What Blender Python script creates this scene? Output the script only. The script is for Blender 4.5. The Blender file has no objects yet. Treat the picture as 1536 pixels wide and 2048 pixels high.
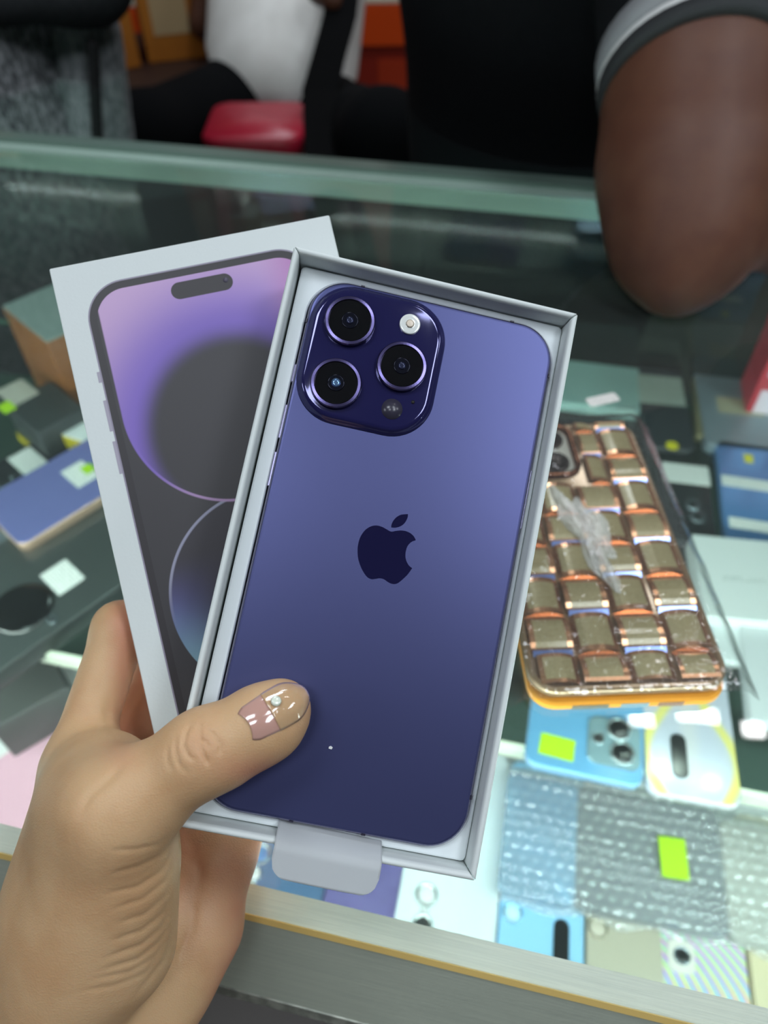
import bpy, bmesh, math, random
import numpy as np
from mathutils import Matrix, Vector
random.seed(7); np.random.seed(7)
S = bpy.context.scene
COL = S.collection

# ------------------------------------------------------------------ camera, world, exposure
FPX, PITCH, ROLL = 1480.0, math.radians(47.5), math.radians(-0.8)
ZG = 0.95                      # top of the counter glass
CAM = np.array([0.0, 0.0, ZG + 0.30])
FW = np.array([0, math.cos(PITCH), -math.sin(PITCH)])
_rt = np.array([1.0, 0, 0]); _up = np.cross(_rt, FW)
RT = math.cos(ROLL)*_rt + math.sin(ROLL)*_up
UP = -math.sin(ROLL)*_rt + math.cos(ROLL)*_up
cd = bpy.data.cameras.new('camera'); cam = bpy.data.objects.new('camera', cd); COL.objects.link(cam)
cam.matrix_world = Matrix([[RT[i], UP[i], -FW[i], CAM[i]] for i in range(3)] + [[0, 0, 0, 1]])
cd.sensor_fit = 'AUTO'; cd.sensor_width = 36.0; cd.lens = FPX/2048*36; cd.clip_start = 0.01
cd.dof.use_dof = True; cd.dof.focus_distance = 0.2195; cd.dof.aperture_fstop = 9.0
S.camera = cam
wd = bpy.data.worlds.new('world'); S.world = wd; wd.use_nodes = True
wd.node_tree.nodes['Background'].inputs[0].default_value = (0.75, 0.9, 1.0, 1)
wd.node_tree.nodes['Background'].inputs[1].default_value = 0.12
S.view_settings.view_transform = 'Standard'; S.view_settings.look = 'None'
S.view_settings.exposure = 0.0; S.view_settings.gamma = 1.0; S.view_settings.use_curve_mapping = False
LAMP = 14.0                    # ceiling panels
LED = 95.0                    # strips in the display counter

def at(px, py, d):             # pixel and distance along the lens axis -> place
    return CAM + d*(FW + RT*(px-768)/FPX - UP*(py-1024)/FPX)
def onz(px, py, z):            # pixel -> place on a level surface
    r = FW + RT*(px-768)/FPX - UP*(py-1024)/FPX
    return CAM + r*((z-CAM[2])/r[2])
def cam2w(v):                  # camera axes (x right, y down, z forward) -> world vector
    v = np.asarray(v, float); return RT*v[..., 0:1] - UP*v[..., 1:2] + FW*v[..., 2:3]

# ------------------------------------------------------------------ materials
def lin(c):
    if isinstance(c, str): c = [int(c[i:i+2], 16)/255 for i in (0, 2, 4)]
    return tuple(x/12.92 if x <= .04045 else ((x+.055)/1.055)**2.4 for x in c) + (1.0,)
MATS = {}
class NT:
    def __init__(s, name):
        s.m = bpy.data.materials.new(name); s.m.use_nodes = True; s.t = s.m.node_tree; s.t.nodes.clear()
        s.out = s.t.nodes.new('ShaderNodeOutputMaterial')
    def n(s, typ, _props=None, **kw):
        nd = s.t.nodes.new('ShaderNode'+typ)
        for k, v in (_props or {}).items(): setattr(nd, k, v)
        for k, v in kw.items():
            i = nd.inputs[int(k[1:])] if k[0] == '_' and k[1:].isdigit() else nd.inputs[k.replace('_', ' ')]
            if isinstance(v, bpy.types.NodeSocket): s.t.links.new(v, i)
            else: i.default_value = v
        return nd
    def math(s, op, a, b=0.0, c=0.0, clamp=False):
        return s.n('Math', {'operation': op, 'use_clamp': clamp}, _0=a, _1=b, _2=c).outputs[0]
    def mix(s, f, a, b): return s.n('Mix', {'data_type': 'RGBA'}, _0=f, _6=a, _7=b).outputs[2]
    def step(s, x, lo, hi): return s.n('MapRange', {'interpolation_type': 'SMOOTHSTEP'}, _0=x, _1=lo, _2=hi).outputs[0]
    def obj(s): return s.n('TexCoord').outputs['Object']
    def xyz(s): return s.n('SeparateXYZ', _0=s.obj()).outputs
    def done(s, sh): s.t.links.new(sh, s.out.inputs[0]); MATS[s.m.name] = s.m; return s.m

def mat(name, col, rough=.5, metal=0., spec=.5, coat=0., col2=None, nscale=40., nfac=.5, bump=0., bscale=200., stretch=None,
        sss=0., emit=0., alpha=None, sheen=0., croug=.1):
    if name in MATS: return MATS[name]
    t = NT(name); c = lin(col)
    co = t.obj()
    if stretch: co = t.n('Mapping', Vector=co, Scale=stretch).outputs[0]
    base = c
    if col2:
        nz = t.n('TexNoise', Vector=co, Scale=nscale, Detail=4.0).outputs[0]
        base = t.mix(t.math('MULTIPLY', t.step(nz, .35, .65), nfac), c, lin(col2))
    kw = dict(Base_Color=base, Roughness=rough, Metallic=metal)
    b = t.n('BsdfPrincipled', **kw)
    b.inputs['Specular IOR Level'].default_value = spec
    b.inputs['Coat Weight'].default_value = coat; b.inputs['Coat Roughness'].default_value = croug
    if sheen: b.inputs['Sheen Weight'].default_value = sheen
    if sss:
        b.inputs['Subsurface Weight'].default_value = sss; b.inputs['Subsurface Radius'].default_value = (.004, .0015, .0008)
        b.inputs['Subsurface Scale'].default_value = 1.0
    if emit: b.inputs['Emission Color'].default_value = c; b.inputs['Emission Strength'].default_value = emit
    if alpha is not None: b.inputs['Alpha'].default_value = alpha
    if bump:
        nz = t.n('TexNoise', Vector=co, Scale=bscale, Detail=3.0).outputs[0]
        bp = t.n('Bump', Strength=bump, Distance=.001, Height=nz)
        t.t.links.new(bp.outputs[0], b.inputs['Normal'])
    return t.done(b.outputs[0])

def clear(name, tint, gain=1.0, rough=.02, haze=0., hazecol='ffffff', bump=0., bscale=60.):
    """thin clear sheet: see-through, with a Schlick sheen and an optional milky haze"""
    if name in MATS: return MATS[name]
    t = NT(name); g = t.n('NewGeometry')
    d = t.n('VectorMath', {'operation': 'DOT_PRODUCT'}, _0=g.outputs['Normal'], _1=g.outputs['Incoming']).outputs['Value']
    x = t.math('SUBTRACT', 1.0, t.math('ABSOLUTE', d), clamp=True)
    f = t.math('MULTIPLY', t.math('MULTIPLY_ADD', t.math('POWER', x, 5.0), .96, .04), gain, clamp=True)
    tr = t.n('BsdfTransparent', Color=lin(tint)).outputs[0]
    gl = t.n('BsdfGlossy', Roughness=rough)
    if bump:
        nz = t.n('TexNoise', Vector=t.obj(), Scale=bscale, Detail=3.0).outputs[0]
        t.t.links.new(t.n('Bump', Strength=bump, Distance=.002, Height=nz).outputs[0], gl.inputs['Normal'])
    sh = t.n('MixShader', _0=f, _1=tr, _2=gl.outputs[0]).outputs[0]
    if haze:
        df = t.n('BsdfDiffuse', Color=lin(hazecol)).outputs[0]
        sh = t.n('MixShader', _0=haze, _1=sh, _2=df).outputs[0]
    return t.done(sh)

# ------------------------------------------------------------------ mesh helpers
def mesh(name, v, f, m=None, parent=None, smooth=False, mids=None):
    me = bpy.data.meshes.new(name); me.from_pydata([tuple(map(float, p)) for p in v], [], [tuple(map(int, q)) for q in f])
    ms = m if isinstance(m, (list, tuple)) else [m]
    for q in ms:
        if q: me.materials.append(q)
    if mids is not None: me.polygons.foreach_set('material_index', np.asarray(mids, np.int32))
    if smooth: me.polygons.foreach_set('use_smooth', np.ones(len(me.polygons), bool))
    me.update(); o = bpy.data.objects.new(name, me); COL.objects.link(o)
    if parent: o.parent = parent
    return o
def tag(o, label=None, cat=None, group=None, kind=None):
    for k, v in (('label', label), ('category', cat), ('group', group), ('kind', kind)):
        if v: o[k] = v
    return o
def thing(name, label, cat, M=None, group=None):
    o = bpy.data.objects.new(name, None); COL.objects.link(o); o.empty_display_size = .02
    if M is not None: o.matrix_world = M
    return tag(o, label, cat, group)
def frame(o, ex, ey, ez):
    return Matrix([[ex[i], ey[i], ez[i], o[i]] for i in range(3)] + [[0, 0, 0, 1]])
def rot_z(o, a): return Matrix.Translation(Vector(o)) @ Matrix.Rotation(a, 4, 'Z')
def rrect(w, h, r, n=6, cx=0., cy=0.):
    r = max(min(r, w/2-1e-6, h/2-1e-6), 1e-6); p = []
    for (sx, sy, a0) in ((1, 1, 0), (-1, 1, 90), (-1, -1, 180), (1, -1, 270)):
        for k in range(n+1):
            a = math.radians(a0+90*k/n)
            p.append((cx+sx*(w/2-r)+r*math.cos(a), cy+sy*(h/2-r)+r*math.sin(a)))
    return p
def loft(rings, cap0=True, cap1=True):
    """rings: list of equal-length closed point lists (3-D)"""
    v = [p for r in rings for p in r]; n = len(rings[0]); f = []
    for k in range(len(rings)-1):
        for i in range(n):
            j = (i+1) % n; f.append((k*n+i, k*n+j, (k+1)*n+j, (k+1)*n+i))
    if cap0: f.append(tuple(range(n-1, -1, -1)))
    if cap1: f.append(tuple(range((len(rings)-1)*n, len(rings)*n)))
    return v, f
def slab(name, w, h, r, prof, m, parent=None, cx=0., cy=0., n=6, smooth=False, cap0=True, cap1=True):
    """prof: (inset, z) from bottom to top of a rounded plate"""
    rings = [[(x, y, z) for x, y in rrect(w-2*i, h-2*i, max(r-i, 1e-5), n, cx, cy)] for i, z in prof]
    v, f = loft(rings, cap0, cap1); return mesh(name, v, f, m, parent, smooth)
def bev(z0, z1, b): return [(b, z0), (b*.3, z0+b*.3), (0, z0+b), (0, z1-b), (b*.3, z1-b*.3), (b, z1)]
def box(name, x0, x1, y0, y1, z0, z1, m, parent=None, b=0.):
    if b: return slab(name, x1-x0, y1-y0, b, bev(z0, z1, b), m, parent, (x0+x1)/2, (y0+y1)/2, 2)
    v = [(x, y, z) for z in (z0, z1) for y in (y0, y1) for x in (x0, x1)]
    return mesh(name, v, [(0, 2, 3, 1), (4, 5, 7, 6), (0, 1, 5, 4), (2, 6, 7, 3), (0, 4, 6, 2), (1, 3, 7, 5)], m, parent)
def lathe(name, prof, m, parent=None, cx=0., cy=0., n=40, smooth=True, mids=None):
    """prof: (radius, z) outward profile, closed at the axis ends"""
    rings = [[(cx+max(r, 1e-6)*math.cos(2*math.pi*k/n), cy+max(r, 1e-6)*math.sin(2*math.pi*k/n), z) for k in range(n)] for r, z in prof]
    v, f = loft(rings); return mesh(name, v, f, m, parent, smooth, mids)
def poly(name, pts, z0, z1, m, parent=None):
    v, f = loft([[(x, y, z0) for x, y in pts], [(x, y, z1) for x, y in pts]]); return mesh(name, v, f, m, parent)
def spl(P, n=8):
    """closed Catmull-Rom through 2-D points"""
    P = np.array(P, float); N = len(P); out = []
    for i in range(N):
        a, b, c, d = P[(i-1) % N], P[i], P[(i+1) % N], P[(i+2) % N]
        for k in range(n):
            t = k/n; out.append(tuple(.5*(2*b+(c-a)*t+(2*a-5*b+4*c-d)*t*t+(3*b-a-3*c+d)*t**3)))
    return out

# ------------------------------------------------------------------ smooth bodies: blended rounded cones meshed by surface nets
def cone_d(P, a, b, r1, r2):
    ba = b-a; l2 = ba@ba; rr = r1-r2; a2 = l2-rr*rr; il2 = 1/l2
    pa = P-a; y = pa@ba; z = y-l2; q = pa*l2-y[:, None]*ba
    x2 = np.einsum('ij,ij->i', q, q); y2 = y*y*l2; z2 = z*z*l2; k = np.sign(rr)*rr*rr*x2
    d = (np.sqrt(np.maximum(x2*a2*il2, 0))+y*rr)*il2-r1
    c1 = np.sign(z)*a2*z2 > k; c2 = np.sign(y)*a2*y2 < k
    d = np.where(c2, np.sqrt(np.maximum(x2+y2, 0))*il2-r1, d)
    return np.where(c1, np.sqrt(np.maximum(x2+z2, 0))*il2-r2, d).astype(np.float32)
def ell_d(P, c, r):
    q = (P-c)/r; k0 = np.sqrt((q*q).sum(1))+1e-9; q2 = q/r; k1 = np.sqrt((q2*q2).sum(1))+1e-9
    return (k0*(k0-1)/k1).astype(np.float32)
def field(P, prims, inflate=0.):
    D = None
    for p in prims:
        if isinstance(p[0], str): d = ell_d(P, p[1], p[2]); k = p[3]
        else: d = cone_d(P, p[0], p[1], p[2], p[3]); k = p[4]
        if D is None: D = d; continue
        h = np.maximum(k-np.abs(D-d), 0)/k; D = np.minimum(D, d)-h*h*k*.25
    return D-inflate
def nets(prims, h, inflate=0., clip=None):
    pts = []
    for p in prims:
        if isinstance(p[0], str): pts += [p[1]-p[2], p[1]+p[2]]
        else: pts += [p[0]-p[2], p[0]+p[2], p[1]-p[3], p[1]+p[3]]
    pts = np.array(pts); lo = pts.min(0)-3*h-inflate-.004; hi = pts.max(0)+3*h+inflate+.004
    B = 4; n = (np.ceil((hi-lo)/h/B).astype(int)+1)
    cx = [lo[i]+(np.arange(n[i])*B+B/2-.5)*h for i in range(3)]
    G = np.stack(np.meshgrid(*cx, indexing='ij'), -1).reshape(-1, 3)
    Fc = field(G, prims, inflate)
    if clip: Fc = np.maximum(Fc, clip(G))
    Fc = Fc.reshape(n)
    Ff = np.repeat(np.repeat(np.repeat(Fc, B, 0), B, 1), B, 2).astype(np.float32)
    near = np.repeat(np.repeat(np.repeat(np.abs(Fc) < B*h*1.6, B, 0), B, 1), B, 2)
    I = np.argwhere(near); Q = lo+I*h
    val = field(Q, prims, inflate)
    if clip: val = np.maximum(val, clip(Q))
    Ff[near] = val
    N = np.array(Ff.shape); ins = Ff < 0
    vs = np.zeros(tuple(N-1)+(3,), np.float32); cnt = np.zeros(tuple(N-1), np.float32)
    for ax in range(3):
        o = [i for i in range(3) if i != ax]
        for d0 in (0, 1):
            for d1 in (0, 1):
                s0 = [slice(None)]*3; s1 = [slice(None)]*3
                s0[ax] = slice(0, -1); s1[ax] = slice(1, None)
                for q, dd in ((o[0], d0), (o[1], d1)):
                    s0[q] = slice(dd, N[q]-1+dd); s1[q] = s0[q]
                a, b = Ff[tuple(s0)], Ff[tuple(s1)]; c = (a < 0) != (b < 0)
                t = np.where(c, a/np.where(c, a-b, 1), 0)
                vs[..., ax] += np.where(c, t, 0); vs[..., o[0]] += np.where(c, d0, 0); vs[..., o[1]] += np.where(c, d1, 0); cnt += c
    act = cnt > 0; idx = np.full(tuple(N-1), -1); idx[act] = np.arange(act.sum())
    V = lo+(np.argwhere(act)+vs[act]/cnt[act][:, None])*h
    Fq = []
    for ax in range(3):
        o = [(ax+1) % 3, (ax+2) % 3]
        s0 = [slice(1, -1)]*3; s1 = [slice(1, -1)]*3; s0[ax] = slice(0, -1); s1[ax] = slice(1, None)
        c = np.argwhere(ins[tuple(s0)] != ins[tuple(s1)]); off = np.array([1, 1, 1]); off[ax] = 0; c = c+off
        e0 = np.eye(3, dtype=int)[o[0]]; e1 = np.eye(3, dtype=int)[o[1]]
        g = lambda q: idx[q[:, 0], q[:, 1], q[:, 2]]
        quad = np.stack([g(c-e0-e1), g(c-e1), g(c), g(c-e0)], 1)
        fl = ~ins[c[:, 0], c[:, 1], c[:, 2]]
        quad[fl] = quad[fl][:, ::-1]; Fq.append(quad)
    Fq = np.concatenate(Fq); Fq = Fq[(Fq >= 0).all(1)]
    return V, Fq
def npmesh(name, V, F, m, parent=None):
    me = bpy.data.meshes.new(name)
    me.vertices.add(len(V)); me.vertices.foreach_set('co', np.asarray(V, np.float32).ravel())
    me.loops.add(F.size); me.loops.foreach_set('vertex_index', F.astype(np.int32).ravel())
    me.polygons.add(len(F)); me.polygons.foreach_set('loop_start', np.arange(0, F.size, 4, dtype=np.int32))
    me.polygons.foreach_set('use_smooth', np.ones(len(F), bool)); me.update(calc_edges=True); me.validate()
    me.materials.append(m); o = bpy.data.objects.new(name, me); COL.objects.link(o)
    if parent: o.parent = parent
    return o
def smoothv(V, F, it=2, w=.5):
    for _ in range(it):
        acc = np.zeros_like(V); c = np.zeros(len(V))
        for a, b in ((0, 1), (1, 2), (2, 3), (3, 0)):
            np.add.at(acc, F[:, a], V[F[:, b]]); np.add.at(acc, F[:, b], V[F[:, a]])
            np.add.at(c, F[:, a], 1); np.add.at(c, F[:, b], 1)
        V = V*(1-w)+w*acc/np.maximum(c, 1)[:, None]
    return V

# ------------------------------------------------------------------ the room
X0, X1, Y0, Y1, ZC = -3.2, 3.2, -2.6, 3.4, 2.75
fl = mesh('floor', [(X0, Y0, 0), (X1, Y0, 0), (X1, Y1, 0), (X0, Y1, 0)], [(0, 1, 2, 3)], mat('floor_tile', '6a635c', .35, col2='585048', nscale=6))
ce = mesh('ceiling', [(X0, Y0, ZC), (X0, Y1, ZC), (X1, Y1, ZC), (X1, Y0, ZC)], [(0, 1, 2, 3)], mat('ceiling_paint', 'c9cdcd', .8))
wm = mat('wall_paint', '5d5a57', .8, col2='514b47', nscale=3)
wr = mat('stall_wall', '6e2a14', .6, col2='57200f', nscale=4)
W_ = [mesh('wall_back', [(X0, Y1, 0), (X1, Y1, 0), (X1, Y1, ZC), (X0, Y1, ZC)], [(0, 1, 2, 3)], wr),
      mesh('wall_front', [(X0, Y0, 0), (X0, Y0, ZC), (X1, Y0, ZC), (X1, Y0, 0)], [(0, 1, 2, 3)], wm),
      mesh('wall_left', [(X0, Y0, 0), (X0, Y1, 0), (X0, Y1, ZC), (X0, Y0, ZC)], [(0, 1, 2, 3)], wm),
      mesh('wall_right', [(X1, Y0, 0), (X1, Y0, ZC), (X1, Y1, ZC), (X1, Y1, 0)], [(0, 1, 2, 3)], wm)]
for o in [fl, ce]+W_: tag(o, kind='structure')

lampframe = mat('lamp_frame', 'd8d8d6', .4)
def lampmat(name, col, s):
    t = NT(name); return t.done(t.n('Emission', Color=lin(col), Strength=s).outputs[0])
LM = lampmat('lamp_diffuser', 'eef6ff', LAMP)
def panel(x, y, sx, sy, label, m=LM, rz=0.):
    t = thing('ceiling_light', label, 'ceiling light', rot_z((x, y, ZC), rz), 'flat light panels on the ceiling')
    box('frame', -sx/2-.02, sx/2+.02, -sy/2-.02, sy/2+.02, -.045, -.001, lampframe, t)
    mesh('diffuser', [(-sx/2, -sy/2, -.046), (-sx/2, sy/2, -.046), (sx/2, sy/2, -.046), (sx/2, -sy/2, -.046)], [(0, 1, 2, 3)], m, t)
    return t
PANELS = [(1.05, -.60, .5, .7), (-.24, -.66, .42, .3), (-.55, .02, .6, .35), (.75, .06, .5, .3), (-2.3, -.6, .6, .6), (2.4, .0, .6, .6), (.25, 2.75, .45, .45), (.0, 1.9, .7, .5)]  # first two read off the phone's sheen; the others added to light the scene
for i, (x, y, sx, sy) in enumerate(PANELS):
    panel(x, y, sx, sy, 'flat white light panel on the ceiling '+['behind the photographer, the tallest of the set', 'above the printed lid, the smallest oblong one', 'added over the counter rail, widest oblong', 'added over the counter rail, shorter oblong',
          'added by the wall opposite the elbow, square', 'added by the wall next to the elbow, square', 'added above the stall counter, square', 'added over the aisle beyond the counter, oblong'][i])
for i, (x, y, sx) in enumerate([(.76, 1.03, .07), (.93, 1.04, .12), (1.08, .99, .06)]):
    panel(x, y, sx, .045, ['short bright light bar first of three in a row', 'long bright light bar between two shorter bars', 'smallest bright light bar at the end of the row'][i],
          lampmat('bar_diffuser', 'ffffff', 40.) if i == 0 else MATS['bar_diffuser'], math.radians(-6))

# ------------------------------------------------------------------ the display counter (own axes: u along it, w across it)
TH = math.radians(-13)
MC = Matrix.Rotation(TH, 4, 'Z')
EU = np.array([math.cos(TH), math.sin(TH), 0]); EW = np.array([-math.sin(TH), math.cos(TH), 0])
ZA, ZB = ZG-.20, ZG-.32
cnt = thing('display_counter', 'long glass-topped display counter with steel rim full of phones', 'counter', MC)
gtop = clear('counter_glass', 'ecf5f1', 1.7, .02, .03, 'cfe8df')  # greenish haze put into the glass to lift its dark reflections
t = NT('glass_under'); gund = t.done(t.n('BsdfTransparent', Color=lin('eef6f2')).outputs[0])
gedge = mat('glass_edge', '4f7a68', .15, spec=.6, coat=.5)
steel = mat('brushed_steel', 'c2cbba', .36, .12, col2='b2bcae', nscale=30, nfac=.6, stretch=(1, 60, 60), bump=.25, bscale=90)
U0, U1 = -1.15, 1.05
def gslab(name, u0, u1, w0, w1, z0, z1, top, und, edge):
    o = box(name, u0, u1, w0, w1, z0, z1, None, cnt)
    for m in (top, und, edge): o.data.materials.append(m)
    o.data.polygons.foreach_set('material_index', [1, 0, 2, 2, 2, 2]); return o
gslab('glass_top', U0, U1, .066, .692, ZG-.008, ZG, gtop, gund, gedge)
def prism_u(name, pts, m, u0=U0, u1=U1):
    v, f = loft([[(u0, w, z) for w, z in pts], [(u1, w, z) for w, z in pts]]); return mesh(name, v, f, m, cnt)
prism_u('front_rail', [(.0715, ZG+.0012), (.0715, ZG-.0075), (.058, ZG-.016), (.05, ZG-.05), (.044, ZG-.043), (.0605, ZG-.001), (.0612, ZG+.0004)][::-1], steel)
tag(prism_u('rail_edge_strip', [(.0616, ZG+.0016), (.0602, ZG-.0008), (.0598, ZG-.0004), (.0612, ZG+.0021)], mat('ridge_reflection', 'ffdc86', .2, .2, coat=.6)), 'polished strip along the rail ridge with yellow reflection in its colour')  # yellow stands in for what the bare metal ridge reflects
prism_u('rail_lip', [(.0505, ZG-.0435), (.0435, ZG-.0435), (.0415, ZG-.047), (.0505, ZG-.05)], mat('worn_lip', 'b7bcb0', .4, .6, col2='5a5f58', nscale=200))
prism_u('rear_rail', [(.686, ZG+.0005), (.686, ZG+.006), (.704, ZG+.006), (.704, ZG-.03), (.698, ZG-.03), (.698, ZG+.0005)], mat('rear_trim', '7e958a', .3, .5))
tag(prism_u('rear_edge_line', [(.672, ZG+.0003), (.672, ZG+.0022), (.6855, ZG+.0022), (.6855, ZG+.0003)], mat('rear_bead', 'a9c2b5', .25, .2)), 'pale green bead along the rear edge')
dark = mat('dark_panel', '1c1e1d', .2, spec=.6)
prism_u('front_panel', [(.054, ZG-.052), (.06, ZG-.052), (.06, ZB-.02), (.054, ZB-.02)], dark)
white_board = mat('white_board', 'e4e6e4', .5)
box('base_board', U0, U1, .06, .30, ZB-.018, ZB, white_board, cnt); box('rear_board', U0, U1, .3005, .70, ZB-.018, ZB, mat('rear_board_shaded', '4b5a56', .5), cnt)  # rear part of the board coloured darker for the dim back
box('plinth', U0+.02, U1-.02, .075, .69, .02, ZB-.0185, dark, cnt)
for k, u in enumerate((U0+.01, U1-.01)):
    box('foot', u-.05 if k else u+.02, u-.01 if k else u+.06, .09, .67, 0, .0195, dark, cnt)
    box('side_panel', u-.004, u+.004, .075, .69, ZB+.0005, ZG-.009, mat('side_glass', '53645c', .2), cnt)
gslab('shelf', U0+.02, U1-.02, .2465, .66, ZA-.006, ZA, clear('shelf_glass', 'e8f1ec', 1.2, .03), gund, gedge)
tag(box('shelf_edge_strip', U0+.02, U1-.02, .2415, .246, ZA-.009, ZA+.004, mat('shelf_edge_white', 'e6efd8', .35), cnt), 'pale green-white strip on the shelf edge')
mesh('rear_glass', [(U0, .7005, ZB), (U1, .7005, ZB), (U1, .7005, ZG-.031), (U0, .7005, ZG-.031)], [(0, 1, 2, 3)], clear('rear_pane', '6f8f86', 1.2, .04), cnt)
tag(box('led_strip', U0+.05, U1-.05, .0655, .0725, ZG-.036, ZG-.028, lampmat('led_white', 'f4fbff', LED), cnt), 'white light strip under the front rail')
def cz(px, py, z):             # pixel on a level -> counter axes
    p = onz(px, py, z); return float(p@EU), float(p@EW)

# ------------------------------------------------------------------ the phone, its box and the lid, held in the hand
def pose(R, T):
    R = np.array(R); a = cam2w(R.T)          # rows: the three axes in world space
    return frame(CAM+cam2w(np.array(T)), a[0], -a[1], -a[2])
MP = pose([[0.9752, -0.2014, -0.0914], [0.2104, 0.9721, 0.1036], [0.068, -0.1203, 0.9904]], [0.00086, 0.01285, 0.22153])
ML = pose([[0.9689, 0.2308, -0.0889], [-0.2269, 0.9726, 0.0514], [0.0983, -0.0296, 0.9947]], [-0.04497, -0.0061, 0.24875])
def ploc(M, px, py, z=0.):     # pixel -> local x, y on the plane at height z of a posed thing
    Mi = M.inverted(); o = Mi @ Vector(CAM); d = Mi.to_3x3() @ Vector(FW + RT*(px-768)/FPX - UP*(py-1024)/FPX)
    k = (z-o.z)/d.z; return (o.x+d.x*k, o.y+d.y*k)

phone = thing('smartphone', 'deep purple smartphone lying back up in its open white box', 'phone', MP)
PW, PH_, PR = .0776, .1607, .0115
back = mat('matte_purple_glass', '4a4e7a', .38, .72, spec=.6)
pframe = mat('purple_steel', '9693b0', .26, 1.0)
slab('frame', PW, PH_, PR, [(.0012, -.00785), (.0003, -.0074), (0, -.0068), (0, -.0011), (.0002, -.0006), (.0007, -.0003)], pframe, phone, n=12, smooth=True, cap1=False)
tag(slab('back_glass', PW-.0011, PH_-.0011, PR-.0005, [(0, -.0008), (0, -.00035), (.0002, -.0001), (.0007, 0)], back, phone, n=12), 'matte purple glass back')
amat = mat('antenna_line', '2a2838', .5)
for (x, y, ax) in ((.0388, .0658, 'x'), (.0388, -.0645, 'x'), (-.0388, .0655, 'x'), (-.0388, -.0645, 'x'), (-.0241, .08035, 'y'), (.0241, .08035, 'y'), (-.0115, -.08035, 'y'), (.0096, -.08035, 'y')):
    a = (x-.0002, x+.0002, y-.0006, y+.0006) if ax == 'x' else (x-.0006, x+.0006, y-.0002, y+.0002)
    box('antenna_line', *a, -.0068, -.0005, amat, phone)
for y0, y1 in ((.046, .052), (.028, .039), (.013, .024)):
    slab('side_button', .0014, y1-y0, .0004, bev(-.0052, -.0026, .0003), pframe, phone, -.0389, (y0+y1)/2, 2)
slab('power_button', .0014, .019, .0004, bev(-.0052, -.0026, .0003), pframe, phone, .0389, .026, 2)
# camera plateau
pgl = mat('gloss_purple_glass', '2b2a5e', .06, .45, spec=.7, coat=.4)
PCX, PCY = -.0166, .0573
tag(slab('camera_plateau', .0398, .0412, .0118, [(-.0016, -.0002), (-.0011, .0003), (-.0004, .0009), (0, .0016), (.0006, .0020), (.0014, .0021)], [pgl], phone, PCX, PCY, 12, True, True, True), 'raised glossy camera plateau')
ring = mat('lens_ring', '57517a', .22, .95); black = mat('lens_black', '0b0c10', .05, spec=.7, coat=.6)
iris = mat('lens_iris', '20222e', .12, .6); glint = mat('lens_coating', '7fa6d6', .08, .7)
for k, (px, py, r) in enumerate(((700, 640, .0078), (672, 765, .0078), (804, 731, .0078))):
    x, y = ploc(MP, px, py, .0042)
    L = lathe('lens', [(r, .0018), (r-.0001, .0024), (r-.0001, .0037), (r-.0004, .0041), (r-.0012, .0042), (r-.0013, .0038), (0, .0038)], ring, phone, x, y, 48, False)
    tag(lathe('lens_glass', [(r-.0013, .00381), (r-.0015, .00390), (0, .00391)], black, L, x, y, 48, False), 'black lens glass')
    lathe('lens_barrel', [(.0026, .00391), (.0023, .00393), (.0016, .003925), (0, .00392)], iris, L, x, y, 32)
    lathe('lens_pupil', [(.0012 if k != 1 else .0014, .00399), (.0006, .0040), (0, .0040)], glint if k == 1 else mat('lens_pupil_dark', '3a3f58', .1, .5), L, x, y, 24)
x, y = ploc(MP, 820, 648, .0026)
fo = lathe('flash', [(.0032, .0018), (.0032, .0026), (.0029, .0028), (.0021, .0026), (.0012, .0028), (0, .0030)], mat('flash_lens', 'dfe3df', .15, spec=.8, coat=.5), phone, x, y, 32)
lathe('flash_led', [(.0013, .00295), (.0008, .0031), (0, .0031)], mat('flash_amber', 'ded0bd', .3), fo, x, y, 20)
x, y = ploc(MP, 784, 818, .0022)
tag(lathe('depth_sensor', [(.0032, .0018), (.0032, .00222), (0, .00223)], mat('sensor_glass', '34323f', .25), phone, x, y, 32), 'dark round depth sensor')
x, y = ploc(MP, 826, 804, .0022)
lathe('microphone_hole', [(.00055, .0018), (.00055, .00224), (0, .00224)], mat('hole_black', '050507', .6), phone, x, y, 16)
# mark on the back
lg = lambda P: [ploc(MP, 600+a*.22786, 950+b*.22786, 0) for a, b in P]
body = [(800, 497), (760, 477), (720, 455), (670, 443), (620, 452), (570, 485), (530, 543), (510, 610), (505, 670), (512, 740), (535, 810), (565, 865), (595, 900), (630, 915), (665, 911), (700, 907), (735, 915), (770, 938), (800, 953), (835, 957), (865, 945), (905, 912), (945, 873), (985, 818), (955, 793), (932, 750), (925, 705), (932, 655), (950, 615), (980, 587), (1017, 572), (1000, 540), (970, 512), (930, 493), (885, 487), (840, 491)]
leaf = [(800, 460), (803, 435), (820, 400), (850, 368), (890, 348), (947, 343), (945, 370), (930, 405), (905, 435), (870, 455), (835, 463)]
lgm = mat('gloss_logo', '34336a', .10, .75, spec=.6)
def smooth_poly(P, corners):
    """Catmull-Rom but sharp at the given corner indices"""
    N = len(P); out = []
    for i in range(N):
        b, c = np.array(P[i]), np.array(P[(i+1) % N])
        a = np.array(P[i-1]) if i not in corners else 2*b-c
        d = np.array(P[(i+2) % N]) if (i+1) % N not in corners else 2*c-b
        for k in range(4):
            t = k/4; out.append(tuple(.5*(2*b+(c-a)*t+(2*a-5*b+4*c-d)*t*t+(3*b-a-3*c+d)*t**3)))
    return out
lo_ = poly('logo', lg(smooth_poly(body, (23, 30)))[::-1], -.00005, .00003, lgm, phone); tag(lo_, 'glossy apple mark with a bite')
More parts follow.
